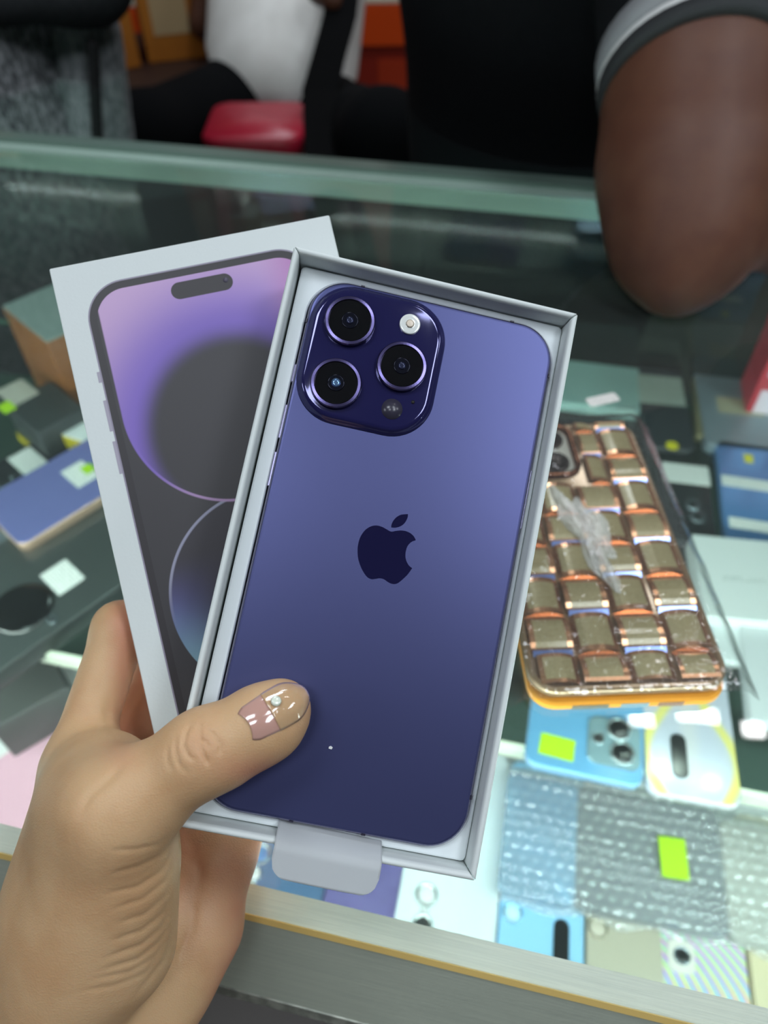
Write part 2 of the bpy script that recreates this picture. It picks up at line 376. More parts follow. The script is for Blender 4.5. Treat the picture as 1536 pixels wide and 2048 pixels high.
tag(poly('logo_leaf', lg(smooth_poly(leaf, (0, 5)))[::-1], -.00005, .00003, lgm, lo_), 'glossy leaf of the apple mark')
x, y = ploc(MP, 661, 1495, 0)
sp = thing('paper_speck', 'tiny white paper speck on the dark phone back beside the thumb', 'speck', MP @ Matrix.Translation((x, y, .0001)))
poly('fleck', [(-.0005, -.0003), (.0004, -.0004), (.0006, .0002), (0, .0005), (-.0005, .0002)], 0, .0003, mat('paper_white', 'e8eae8', .7), sp)

# box base
BW, BH, BX, BY = .0902, .1716, -.0019, 0.0
card = mat('white_card', 'd2d9d7', .55, bump=.05, bscale=900)
tray = thing('phone_box', 'open white cardboard box base with rounded rim holding the phone', 'box', MP)
RIM, FLR = .0045, -.0225
def ringbox(name, w, h, r, prof, m, par, cx, cy, n=3):
    """closed ring wall: prof is a closed loop of (inset, z)"""
    rings = [[(x, y, z) for x, y in rrect(w-2*i, h-2*i, max(r-i, .0002), n, cx, cy)] for i, z in prof]
    rings.append(rings[0]); v, f = loft(rings, False, False); return mesh(name, v, f, m, par, True)
def walls(par, w, h, cx, cy, prof, m):
    """four mitred walls, each its own piece; prof (inset, z) closed loop"""
    for k in range(4):
        A = [(-1, -1), (1, -1), (1, 1), (-1, 1)]; a, b = A[k], A[(k+1) % 4]; g = .00012
        ra = []; rb = []
        for i, z in prof:
            pa = np.array((cx+a[0]*(w/2-i), cy+a[1]*(h/2-i))); pb = np.array((cx+b[0]*(w/2-i), cy+b[1]*(h/2-i)))
            d = (pb-pa)/np.linalg.norm(pb-pa)*g
            ra.append((*(pa+d), z)); rb.append((*(pb-d), z))
        v, f = loft([ra, rb]); o = mesh('wall', v, [q[::-1] for q in f], m, par)
        md = o.modifiers.new('soft', 'BEVEL'); md.width = .0007; md.segments = 3; md.limit_method = 'ANGLE'
walls(tray, BW, BH, BX, BY, [(0, FLR), (0, RIM-.0008), (.0005, RIM), (.0015, RIM), (.0021, RIM-.0010), (.0021, -.0160), (.0018, FLR)][::-1], card)
insert = mat('insert_card', 'dde5e6', .5)
iw, ih = BW-.0054, BH-.0052
# raised insert with a recess for the phone
o_ = [(x, y) for x, y in rrect(iw, ih, .0015, 12, BX+.0003, BY)]; i_ = [(x, y) for x, y in rrect(PW+.0016, PH_+.0016, PR+.0008, 12)]
v, f = loft([[(x, y, -.012) for x, y in o_], [(x, y, -.0032) for x, y in o_], [(x*1.0, y, -.0030) for x, y in rrect(iw-.001, ih-.001, .0012, 12, BX+.0003, BY)],
             [(x, y, -.0030) for x, y in rrect(PW+.0024, PH_+.0024, PR+.0012, 12)], [(x, y, -.0034) for x, y in i_], [(x, y, -.0095) for x, y in i_]], True, True)
mesh('insert', v, f, insert, tray)
slab('bottom', BW-.0042, BH-.0042, .001, [(0, FLR), (0, FLR+.0015)], card, tray, BX, BY)
# pull tab
tabm = NT('tab_paper')
tabm = tabm.done(tabm.n('MixShader', _0=.35, _1=tabm.n('BsdfDiffuse', Color=lin('d2d6d8')).outputs[0], _2=tabm.n('BsdfTranslucent', Color=lin('dfe3e4')).outputs[0]).outputs[0])
tab = thing('pull_tab', 'white paper pull tab sticking out from under the phone', 'paper tab', MP)
prof = [(-.0790, -.0081), (-.0805, -.0080), (-.0814, -.0026), (-.0826, .0015), (-.0842, .0052), (-.0856, .0063)]+[(-.0866-.0006*k, .0065) for k in range(13)]
v = []; f = []; NX = 40
for j, (yy, zz) in enumerate(prof):
    for i in range(NX+1):
        t_ = i/NX; x0, x1 = -.0149, .0155
        cut = 0.
        e = min(t_, 1-t_)*(x1-x0); rr = .005
        ymin = -.0938
        if e < rr: ymin = -.0938+(rr-math.sqrt(max(rr*rr-(rr-e)**2, 0)))
        v.append((x0+(x1-x0)*t_, max(yy, ymin)-.0006*(t_-.5), zz+.0004*math.sin(t_*3)))
for j in range(len(prof)-1):
    for i in range(NX): a = j*(NX+1)+i; f.append((a, a+NX+1, a+NX+2, a+1))
to = mesh('sheet', v, f, tabm, tab, True)
sd = to.modifiers.new('thick', 'SOLIDIFY'); sd.thickness = .00015

# lid with the printed picture
LW, LH, LD = .0957, .1765, .028
lid = thing('printed_carton', 'white box lid printed with the front of a purple phone', 'box lid', ML)
slab('top_panel', LW, LH, .0006, [(0, -.0022), (0, -.0003), (.0003, 0)], card, lid)
walls(lid, LW-.0001, LH-.0001, 0, 0, [(0, -LD), (0, -.0023), (.0022, -.0023), (.0022, -LD)], card)
v, f = loft([[(x, y, z) for x, y in rrect(.0782, .1612, .0132, 14, -.0001, -.0005)] for z in (-.0001, .00002)])
prt = mesh('printed_picture', v, f, mat('print_outline', '8d8798', .45), lid)
tag(prt, 'printed phone front with purple wallpaper')
def pslab(name, w, h, r, z, m, cx=0., cy=0.): return slab(name, w, h, r, [(0, -.0001), (0, z)], m, prt, cx-.0001, cy-.0005, 14)
pslab('printed_bezel', .0772, .1602, .0127, .00004, mat('print_black', '2f2c2f', .5))
def wallpaper():
    t = NT('wallpaper_print'); X, Y, _ = t.xyz()
    X = t.math('MULTIPLY', X, 1000.); Y = t.math('MULTIPLY', Y, 1000.)
    def dist(cx, cy, sy=1.0):
        a = t.math('SUBTRACT', X, cx); b = t.math('MULTIPLY', t.math('SUBTRACT', Y, cy), sy)
        return t.math('SQRT', t.math('ADD', t.math('MULTIPLY', a, a), t.math('MULTIPLY', b, b)))
    # upper petal: open above its centre line, a circle below it
    Yc = t.math('MINIMUM', t.math('SUBTRACT', Y, 33.6), 0.)
    a = t.math('SUBTRACT', X, 0.)
    d1 = t.math('SQRT', t.math('ADD', t.math('MULTIPLY', a, a), t.math('MULTIPLY', Yc, Yc)))
    # the visible boundary points lie about 35 mm from the middle line
    in1 = t.step(d1, 35.6, 35.0)
    core = dist(2., 22.0, .95)
    tone = t.step(core, 24., 52.)
    hue = t.mix(t.step(core, 26., 36.), lin('363438'), lin('7a62b8'))
    hue = t.mix(t.step(core, 33., 60.), hue, lin('c0a0c8'))
    hue = t.mix(t.math('MULTIPLY', t.step(X, 18., 34.), t.step(Y, 40., 66.)), hue, lin('b07cb0'))
    dark_in = t.mix(t.step(core, 22., 33.), lin('373538'), hue)
    rimline = t.math('MULTIPLY', t.step(d1, 34.2, 34.7), t.step(Y, 40., 20.))
    c1 = t.mix(t.math('MULTIPLY', rimline, .8), dark_in, t.mix(t.step(Y, 0., 16.), lin('b795c0'), lin('7d66b8')))
    # lower petal: a circle with a thin pale rim and blue glow low at its side
    d2 = dist(0.5, -33.0); in2 = t.step(d2, 34.6, 34.2)
    glow = t.math('MULTIPLY', t.step(d2, 14., 34.), t.step(Y, -14., -44.))
    c2 = t.mix(glow, lin('353238'), t.mix(t.step(Y, -24., -58.), lin('5f5f9c'), lin('7ba3ac')))
    c2 = t.mix(t.math('MULTIPLY', t.step(d2, 33.2, 33.8), t.step(Y, -40., -18.)), c2, lin('8f90a4'))
    base = t.mix(in2, lin('383639'), c2)
    base = t.mix(in1, base, c1)
    b = t.n('BsdfPrincipled', Base_Color=base, Roughness=.5)
    return t.done(b.outputs[0])
pslab('printed_screen', .0724, .1552, .0105, .00006, wallpaper())
pslab('printed_island', .0210, .0058, .0029, .00008, MATS['print_black'], .0001, .0729)
lathe('printed_lens', [(.0009, .0), (.0009, .0001), (0, .0001)], mat('print_lens', '4b4757', .5), prt, .0082, .0729, 16)
for y0, y1 in ((.0472, .0509), (.0305, .0411), (.0160, .0271)):
    box('printed_button', -.0402, -.0392, y0, y1, -.0001, .00005, mat('print_button', 'a29dab', .5), prt)

# ------------------------------------------------------------------ the hand (pixel, pixel, distance mm, radius mm)
def hp(px, py, z): return np.array([(px-768)/FPX*z, (py-1024)/FPX*z, z])/1000
def hc(a, b, k=8.): return (hp(*a[:3]), hp(*b[:3]), a[3]/1000, b[3]/1000, k/1000)
thumb_tip = (562, 1417, 204.0, 8.2)
HAND = [
    hc((408, 1502, 200.6, 10.4), (520, 1446, 202.6, 9.7), 4), hc((520, 1446, 202.6, 9.7), thumb_tip, 4),
    hc((460, 1500, 202.5, 8.6), (545, 1450, 204.5, 8.0), 5),
    hc((238, 1622, 203, 13.6), (408, 1502, 200.6, 10.4), 6),
    hc((150, 1960, 222, 19), (238, 1622, 203, 13.6), 10),
    hc((262, 1740, 211, 13.5), (235, 1890, 221, 17), 8),
    hc((70, 2030, 240, 17), (162, 1530, 243, 10.3), 22),
    hc((150, 1800, 228, 14), (190, 1600, 226, 11.5), 24), hc((205, 1610, 218, 11), (225, 1560, 232, 8.5), 20),
    hc((150, 1530, 243, 9.2), (241, 1258, 258, 8.9), 6), hc((241, 1258, 258, 8.9), (395, 1232, 281, 8.3), 5), hc((395, 1232, 281, 8.3), (480, 1290, 284, 7.5), 4),
    hc((215, 1590, 264, 10.5), (325, 1340, 284, 9.2), 6), hc((325, 1340, 284, 9.2), (470, 1320, 288, 8.3), 5), hc((470, 1320, 288, 8.3), (560, 1385, 288, 7.6), 4),
    hc((320, 1680, 266, 10), (430, 1450, 284, 8.8), 6), hc((430, 1450, 284, 8.8), (555, 1430, 287, 8), 5), hc((555, 1430, 287, 8), (630, 1480, 286, 7.2), 4),
    hc((438, 1712, 258, 10.8), (520, 1580, 279, 8), 6), hc((520, 1580, 279, 8), (610, 1545, 282, 7.2), 4), hc((610, 1545, 282, 7.2), (665, 1575, 282, 6.6), 4),
    hc((438, 1712, 258, 10.8), (398, 1855, 253, 12.6), 10), hc((398, 1855, 253, 12.6), (330, 1965, 247, 13.5), 10), hc((330, 1965, 247, 13.5), (230, 2080, 240, 16), 12),
    hc((320, 1700, 256, 10.5), (210, 1900, 240, 17), 12), hc((215, 1600, 256, 10.5), (150, 1850, 242, 15), 12),
    hc((125, 2060, 238, 24), (60, 2330, 236, 25), 16), hc((225, 2100, 238, 17), (120, 2380, 236, 22), 14), hc((60, 2330, 236, 25), (-40, 2900, 232, 30), 16),
]
V, F = nets(HAND, .00125)
V = smoothv(V, F, 2, .4)
me0 = npmesh('hand_tmp', V, F, MATS['white_card'])
# finer mesh where the skin shows close up, then creases pressed into it
bm = bmesh.new(); bm.from_mesh(me0.data); bpy.data.objects.remove(me0)
def hpix(co): return 768+FPX*co[0]/co[2], 1024+FPX*co[1]/co[2]
def fine(f):
    c = f.calc_center_median(); x, y = hpix(c); return c[2] < .236 and 130 < x < 640 and 1340 < y < 2060
es = list({e for f in bm.faces if fine(f) for e in f.edges})
bmesh.ops.subdivide_edges(bm, edges=es, cuts=1, use_grid_fill=True, smooth=.6)
bm.normal_update()
HV = np.array([v.co[:] for v in bm.verts]); HN = np.array([v.normal[:] for v in bm.verts])
hx, hy = 768+FPX*HV[:, 0]/HV[:, 2], 1024+FPX*HV[:, 1]/HV[:, 2]
facing = np.clip(-(HN*HV).sum(1)/np.linalg.norm(HV, axis=1), 0, 1)
disp = np.zeros(len(HV))
def crease(P, depth, width, zmax=.25, zmin=0.):
    P = np.array(P, float); d = np.full(len(HV), 1e9); tt = np.zeros(len(HV)); L = len(P)-1
    for i in range(L):
        a, b = P[i], P[i+1]; ab = b-a; t = np.clip(((hx-a[0])*ab[0]+(hy-a[1])*ab[1])/(ab@ab), 0, 1)
        q = np.hypot(hx-a[0]-t*ab[0], hy-a[1]-t*ab[1]); m = q < d; d = np.where(m, q, d); tt = np.where(m, (i+t)/L, tt)
    fade = np.clip(np.minimum(tt, 1-tt)*5, 0, 1)
    disp[:] -= np.where((HV[:, 2] < zmax) & (HV[:, 2] > zmin), facing*fade*depth/1000*np.exp(-(d/width)**2), 0)
# thumb knuckle
for P, dp in (([(388, 1440), (372, 1462), (366, 1490), (376, 1512), (392, 1522)], .35), ([(402, 1440), (398, 1470), (402, 1500), (412, 1520), (420, 1535)], .45),
              ([(410, 1452), (426, 1468), (440, 1490), (440, 1515)], .3), ([(352, 1470), (350, 1500), (358, 1530), (380, 1552)], .25), ([(335, 1490), (334, 1520), (345, 1545)], .2),
              ([(396, 1475), (412, 1484), (420, 1500)], .25)):
    crease(P, dp*1.7, 4.0)
# folds fanning from the base of the thumb
for P, dp in (([(347, 1664), (320, 1690), (270, 1700), (215, 1702)], .5), ([(349, 1672), (325, 1710), (275, 1735), (215, 1750)], .55), ([(352, 1690), (325, 1742), (275, 1775), (200, 1790)], .5),
              ([(353, 1710), (335, 1760), (285, 1800), (215, 1822)], .45), ([(354, 1740), (335, 1790), (290, 1830), (225, 1850)], .5), ([(352, 1775), (330, 1825), (285, 1862), (215, 1885)], .6),
              ([(350, 1800), (325, 1855), (285, 1890), (200, 1920)], .6), ([(345, 1840), (320, 1885), (275, 1920), (190, 1945)], .6), ([(338, 1875), (310, 1915), (260, 1945), (170, 1962)], .45),
              ([(330, 1900), (290, 1948), (230, 1972), (150, 1985)], .4)):
    crease(P, dp, 5.5); 
crease([(346, 1660), (352, 1690), (356, 1730), (354, 1800), (348, 1865), (330, 1920), (296, 1962), (262, 2005)], .8, 6, .262)
crease([(252, 1520), (215, 1560), (180, 1590), (150, 1640)], .6, 9, .262)
crease([(352, 1695), (395, 1735), (410, 1770)], .6, 9, .30, .235); crease([(375, 1668), (400, 1740), (392, 1800)], .5, 8, .30, .235)
crease([(390, 1790), (384, 1860), (350, 1930)], .6, 8, .30, .235)
crease([(214, 1390), (216, 1440), (232, 1482), (255, 1515)], .5, 7, .30, .225)
HV = HV+HN*disp[:, None]
# skin tone: palms and pads are redder than the back of the hand
def blob(x, y, rx, ry): return np.exp(-(((hx-x)/rx)**2+((hy-y)/ry)**2))
deep = np.clip((HV[:, 2]-.236)/.012, 0, 1)
red = .75*deep*(hx > 205)*np.clip((hx-205)/40, 0, 1)+.75*blob(520, 1545, 75, 32)+.35*blob(590, 1400, 30, 40)+.35*blob(240, 1510, 40, 34)+.2*blob(395, 1490, 40, 45)
red = np.clip(red, 0, 1)
W3 = CAM+cam2w(HV)
for v_, p_ in zip(bm.verts, W3): v_.co = p_
hand = thing('person', 'light-skinned hand and forearm gripping the white phone box with its thumb', 'person', Matrix.Translation(Vector(at(60, 2330, .236))))
hme = bpy.data.meshes.new('hand_skin'); bm.to_mesh(hme); bm.free()
hme.polygons.foreach_set('use_smooth', np.ones(len(hme.polygons), bool))
at_ = hme.color_attributes.new('tone', 'FLOAT_COLOR', 'POINT'); at_.data.foreach_set('color', np.stack([red, red, red, np.ones(len(red))], 1).astype(np.float32).ravel())
ho = bpy.data.objects.new('hand_skin', hme); COL.objects.link(ho); ho.parent = hand; ho.matrix_parent_inverse = hand.matrix_world.inverted()
tag(ho, 'bare skin of hand and forearm')
def skin(name, c0, c1, cred, attr=True, rough=.48, bumps=.35):
    t = NT(name); co = t.obj()
    n1 = t.n('TexNoise', Vector=co, Scale=45., Detail=5.).outputs[0]
    n2 = t.n('TexNoise', Vector=co, Scale=900., Detail=3.).outputs[0]
    vo = t.n('TexVoronoi', Vector=t.n('Mapping', Vector=co, Scale=(1., 1.6, 1.)).outputs[0], Scale=1500.).outputs[0]
    c = t.mix(t.step(n1, .35, .68), lin(c0), lin(c1))
    if attr:
        a = t.n('VertexColor', {'layer_name': 'tone'}).outputs[0]
        c = t.mix(t.math('MULTIPLY', a, t.math('MULTIPLY_ADD', n1, .6, .6), clamp=True), c, lin(cred))
    b = t.n('BsdfPrincipled', Base_Color=c, Roughness=rough)
    b.inputs['Subsurface Weight'].default_value = .25; b.inputs['Subsurface Radius'].default_value = (.003, .0012, .0006); b.inputs['Subsurface Scale'].default_value = .8
    b.inputs['Specular IOR Level'].default_value = .35
    hgt = t.math('ADD', t.math('MULTIPLY', n2, .6), t.math('MULTIPLY', vo, .7))
    t.t.links.new(t.n('Bump', Strength=bumps, Distance=.00025, Height=hgt).outputs[0], b.inputs['Normal'])
    return t.done(b.outputs[0])
hme.materials.append(skin('hand_skin_tone', 'cda980', 'c39b72', 'c27e66'))
# nail: drawn on the thumb's own surface
from mathutils.bvhtree import BVHTree
bv = BVHTree.FromPolygons([Vector(p) for p in W3], [tuple(p.vertices) for p in hme.polygons])
def onhand(px, py):
    d = Vector(FW + RT*(px-768)/FPX - UP*(py-1024)/FPX); k = d.length; d.normalize()
    h = bv.ray_cast(Vector(CAM), d, .4); return (h[0], h[1]) if h[0] is not None else (None, None)
NAX = np.array([590-500, 1395-1446.]); NAX /= np.linalg.norm(NAX); NPR = np.array([-NAX[1], NAX[0]])
def nail_patch(name, m, s0, s1, half, lift, dome, n=26, k=14, notch=0., parent=ho):
    """strip along the thumb from s0 to s1 px from the cuticle, half-width function half(s)"""
    O = np.array([497., 1450.]); v = []; f = []; ok = []
    rowp = []
    for i in range(n+1):
        s = s0+(s1-s0)*i/n; row = []
        for j in range(k+1):
            c = -1+2*j/k; hw = half(s); ss = s+notch*(c*c)*(1-i/n)
            q = O+NAX*ss+NPR*c*hw
            p, nn = onhand(*q)
            if p is None:
                for sh in np.linspace(.97, .5, 24):
                    q2 = O+NAX*ss*(.6+.4*sh)+NPR*c*hw*sh; p, nn = onhand(*q2)
                    if p is not None: break
            row.append(np.array(p)+np.array(nn)*0)
        rowp.append(row)
    R_ = np.array(rowp)
    for _ in range(6): R_[1:-1, 1:-1] = .5*R_[1:-1, 1:-1]+.125*(R_[:-2, 1:-1]+R_[2:, 1:-1]+R_[1:-1, :-2]+R_[1:-1, 2:])
    du = np.gradient(R_, axis=0); dv = np.gradient(R_, axis=1); N_ = np.cross(du, dv); N_ /= np.linalg.norm(N_, axis=2, keepdims=True)
    if (N_[n//2, k//2]@FW) > 0: N_ = -N_
    cc = np.linspace(-1, 1, k+1)[None, :, None]; rr = np.linspace(0, 1, n+1)[:, None, None]
    R_ = R_+N_*(lift+dome*(1-cc**2))
    v = R_.reshape(-1, 3); f = [(i*(k+1)+j, i*(k+1)+j+1, (i+1)*(k+1)+j+1, (i+1)*(k+1)+j) for i in range(n) for j in range(k)]
    o = mesh(name, v, f, m, None, True); o.parent = parent; o.matrix_parent_inverse = hand.matrix_world.inverted() if parent is hand else Matrix()
    md = o.modifiers.new('thick', 'SOLIDIFY'); md.thickness = .0005; md.offset = -1
    return o
ho.matrix_parent_inverse = Matrix(); ho.data.transform(hand.matrix_world.inverted())
hwf = lambda s: (.70+.30*min(max(s, 0)/14, 1)**.5)*36+6*min(max(s, 0), 60)/60-(0 if s < 85 else ((s-85)/42)**2*22)
HWI = hand.matrix_world.inverted()
def nail(*a, **k):
    o = nail_patch(*a, **k); o.data.transform(HWI); return o
tag(nail('nail', mat('nail_pink', 'c4978a', .12, spec=.6, coat=.8, sss=.15, croug=.03), 2, 62, hwf, .00015, .0005, notch=-10.), 'pink glossy thumbnail')
tag(nail('nail_tip', mat('nail_gel', 'c9a27c', .08, spec=.7, coat=1., croug=.03, sss=.2, bump=.5, bscale=160), 50, 128, hwf, .0003, .0009), 'clear glossy gel nail tip')
p, nn = onhand(550, 1407)
zz = nn if nn.dot(Vector(FW)) < 0 else -nn
xx = Vector(RT).cross(zz).normalized(); yy = zz.cross(xx)
gem = lathe('nail_stud', [(.0014, 0), (.0014, .0006), (.0011, .001), (.0006, .0010), (0, .0011)], mat('stud_pearl', 'dfe6d4', .15, spec=.8, coat=.6), None, 0, 0, 24)
gem.data.transform(HWI @ frame(p+zz*.0013, xx, yy, zz)); gem.parent = ho; tag(gem, 'round pearly stud on the nail')

# ------------------------------------------------------------------ gold woven phone case in a clear bag, lying on the glass
G = .02114
MK = rot_z((.0606, .3024, ZG+.0006), math.radians(1.43))
case = thing('phone_case', 'rose-gold woven-pattern phone case in a clear plastic bag on the glass', 'phone case', MK)
gold = mat('rose_gold', 'dca57e', .2, .8); golddk = mat('rose_gold_deep', '7d5138', .2, .9)
olive = mat('olive_glitter', 'b3a67c', .32, .15, col2='968a60', nscale=1500, nfac=.8, coat=.6)
peri = mat('blue_reflection', '8ea6e6', .15, .6)  # bluish reflections on the gold put into the strap colour
cw, cl = 4*G+.004, 8.25*G; ccx, ccy = 2*G, -6.88*G+8.25*G/2
smoke = mat('smoky_plastic', '9a7f60', .22, .4, coat=.4)
tag(slab('bumper', cw, cl, .0125, [(.0022, .0055), (.0004, .0065), (0, .008), (0, .0098), (.0006, .0112), (.0018, .0122), (.0030, .0118), (.0034, .0105)], smoke, case, ccx, ccy, 10, True), 'glossy bronze bumper edge')
tag(slab('inner_sleeve', cw-.001, cl+.002, .0115, [(.0016, .0), (.0, .0012), (0, .0045), (.0012, .0054)], mat('orange_card', 'e39a2c', .45), case, ccx, ccy-.0018, 10), 'orange layer showing through the lower edge')
yb = ccy-cl/2
for (c0, c1, mm) in ((-.026, -.009, '6a6a60'), (-.0045, .0085, '7f9aa6'), (.012, .024, '8a6a58')):
    slab('port_slot', c1-c0, .0022, .001, [(0, .0012), (0, .0042)], mat('slot_'+mm, mm, .4), case, ccx+(c0+c1)/2, yb-.0020, 4)
def cell(c, r, fr0=0., fr1=1., fc0=0., fc1=1.):
    """one woven cell: arched along x on odd squares, along y on even ones"""
    hor = (c+r) % 2 == 0
    n = 8; v = []; f = []; ids = []
    x0, x1 = (c+fc0)*G+.0006, (c+fc1)*G-.0006; y0, y1 = -(r+fr1)*G+.0006, -(r+fr0)*G-.0006
    for j in range(n+1):
        for i in range(n+1):
            a, b = i/n, j/n; A, Bb = fc0+(fc1-fc0)*a, 1-(fr0+(fr1-fr0)*(1-b))
            s = (math.sin(math.pi*(fc0+(fc1-fc0)*a)) if hor else math.sin(math.pi*(1-(fr0+(fr1-fr0)*(1-b)))))
            z = .0104+.0036*max(s, 0)**.6
            v.append((x0+(x1-x0)*a, y0+(y1-y0)*b, z))
    for j in range(n):
        for i in range(n):
            q = j*(n+1)+i; f.append((q, q+1, q+n+2, q+n+1))
            edge_a = (i in (0, n-1)) if hor else (j in (0, n-1)); edge_b = (j in (0, n-1)) if hor else (i in (0, n-1))
            ids.append(1 if edge_a else (2 if (not hor and False) else 0) if not edge_b else 1)
    o = mesh('woven_cell', v, f, [olive, gold], case, False, ids)
    # end strap between this cell and the one below
    if fr1 == 1.:
        y = -(r+1)*G; zt = .0112
        if not hor: mesh('reflection_strap', [(x0+.0006, y-.0009, zt), (x1-.0006, y-.0009, zt), (x1-.0006, y+.0016, zt+.0016), (x0+.0006, y+.0016, zt+.0016)], [(0, 1, 2, 3)], peri, case)
        else: mesh('gold_strap', [(x0, y-.0004, zt-.0004), (x1, y-.0004, zt-.0004), ((x0+x1)/2, y+.0012, zt+.003)], [(0, 1, 2)], gold, case)
    return o
for r in range(-2, 7):
    for c in range(4):
        f0, f1, g0, g1 = (0., 1., .04 if c == 0 else 0., .96 if c == 3 else 1.)
        if r == -2: f0 = .70
        if r == 6: f1 = .74
        if c == 0 and r <= 0: continue
        if c == 1 and r <= 0: continue
        if c == 2 and r <= 0: g0 = .42
        if c == 0 and r == 1: f0 = 0.
        if r in (-2, 6) and c in (0, 3): (g0, g1) = (.12, 1.) if c == 0 else (0., .88)
        cell(c, r, f0, f1, g0, g1)
# camera cut-out ring
hx_, hy_ = 1.20*G, .28*G
hr = ringbox('camera_ring', 2.28*G, 2.06*G, .0105, [(0, .0105), (0, .0135), (.0008, .0143), (.0024, .0140), (.0034, .012), (.0034, .0105)][::-1], golddk, case, hx_, hy_, 8)
slab('camera_backing', 2.0*G, 1.8*G, .008, [(0, .010), (0, .0108)], mat('backing_grey', 'b7b5a8', .4), case, hx_, hy_, 8)
for dx, dy in ((.0105, .0095), (.0105, -.0095), (-.0095, 0)):
    lathe('camera_hole_ring', [(.0078, .0108), (.0078, .0122), (.0062, .0122), (.0062, .0112), (0, .0112)], mat('hole_ring', '3c3430', .25, .6), case, hx_+dx, hy_+dy, 24)
# the bag: thin crinkled film above and around the case
film = clear('bag_film', 'f6f8f7', 1.6, .06, .035, 'f4f6f4', .9, 90)
def film_sheet(name, x0, x1, y0, y1, hfun, nx, ny, par, m):
    v = [(x0+(x1-x0)*i/nx, y0+(y1-y0)*j/ny, hfun(x0+(x1-x0)*i/nx, y0+(y1-y0)*j/ny)) for j in range(ny+1) for i in range(nx+1)]
    f = [(j*(nx+1)+i, j*(nx+1)+i+1, (j+1)*(nx+1)+i+1, (j+1)*(nx+1)+i) for j in range(ny) for i in range(nx)]
    return mesh(name, v, f, m, par, True)
rng = np.random.RandomState(3); wv = [(rng.uniform(60, 420), rng.uniform(0, 6.28), rng.uniform(0, 6.28)) for _ in range(9)]
def crk(x, y): return sum(math.sin(k*(x*math.cos(a)+y*math.sin(a))+p) for k, a, p in wv)/9
def bagh(x, y):
    dx = max(abs(x-ccx)-cw/2, 0); dy = max(abs(y-ccy)-cl/2, 0); d = math.hypot(dx, dy)
    return .0150*math.exp(-(d/.010)**2)+.0012+.0016*abs(crk(x, y))*(1 if d > 0 else .25)
bag = thing('plastic_bag', 'clear crinkled plastic bag wrapped around the rose-gold phone case', 'plastic bag', MK)
film_sheet('film', ccx-cw/2-.010, ccx+cw/2+.012, yb-.004, ccy+cl/2+.026, bagh, 60, 110, bag, film)
# crumpled flap of film on top
def flap(x, y): return .0165+.004*abs(crk(x*2.3, y*2.3))+.0025*abs(crk(y*4, x*4))
fx, fy = 1.95*G, -2.75*G
v = []; f = []; NA, NR = 36, 9
for i in range(NR+1):
    for j in range(NA):
        a = 2*math.pi*j/NA; rr = i/NR*(1+.25*math.sin(3*a+1)+.15*math.sin(7*a))
        x = fx+.010*rr*math.cos(a)-.006*rr*math.sin(a); y = fy+.030*rr*math.sin(a)
        v.append((x, y, flap(x, y)-.0035*(i/NR)**2))
for i in range(NR):
    for j in range(NA): f.append((i*NA+j, i*NA+(j+1) % NA, (i+1)*NA+(j+1) % NA, (i+1)*NA+j))
mesh('crumpled_flap', v, f, clear('bag_crumple', 'f4f6f2', 2.5, .12, .5, 'fbfaf2', 1., 160), bag, False)
def labelmat(name, paper='e9ebe6', ink='8d918e', sc=1.):
    """paper label with faint rows of illegible print"""
    if name in MATS: return MATS[name]
    t = NT(name); X, Y, _ = t.xyz()
    rows = t.math('GREATER_THAN', t.math('SINE', t.math('MULTIPLY', Y, 2400.*sc)), .45)
    nz = t.n('TexNoise', Vector=t.n('Mapping', Vector=t.obj(), Scale=(700*sc, 380*sc, 1)).outputs[0], Scale=1., Detail=0.).outputs[0]
    c = t.mix(t.math('MULTIPLY', rows, t.math('MULTIPLY', t.math('GREATER_THAN', nz, .5), .7)), lin(paper), lin(ink))
    return t.done(t.n('BsdfPrincipled', Base_Color=c, Roughness=.55).outputs[0])
lb = onz(1206, 797, ZG+.004); tl_ = MK.inverted() @ Vector(lb)
so = slab('barcode_sticker', .021, .0085, .0018, [(0, -.0001), (0, .0001)], labelmat('bag_label', 'e6e4dd', '9a9890', 1.2), None, 0, 0, 4)
so.data.transform(Matrix.Translation((tl_.x, tl_.y, bagh(tl_.x, tl_.y)+.0012)) @ Matrix.Rotation(math.radians(16), 4, 'Z')); so.parent = bag; tag(so, 'small white barcode sticker on the bag')

# ------------------------------------------------------------------ phones and boxes in the counter
PHONE_GROUP = 'phones on show in the counter'
glossblk = mat('gloss_black', '0d0e10', .08, spec=.6, coat=.5)
def corner_frame(A, B, z):
    """near edge from pixel A to pixel B on level z -> frame with x along the edge, y away from the camera, width"""
    a, b = onz(*A, z), onz(*B, z); d = b-a; w = np.linalg.norm(d); ex = d/w; ey = np.array([-ex[1], ex[0], 0])
    return frame((*((a+b)/2)[:2], 0), ex, ey, (0, 0, 1)), w, a, ex, ey
def lenses(t, z, x, y, r, m=None, rim='9aa6ae'):
    L = lathe('lens', [(r, z), (r, z+.0018), (r*.86, z+.0021), (r*.8, z+.0017), (0, z+.0017)], mat('rim_'+rim, rim, .18, .8), t, x, y, 24)
    lathe('lens_glass', [(r*.78, z+.0017), (r*.5, z+.0019), (0, z+.0019)], m or glossblk, L, x, y, 20)
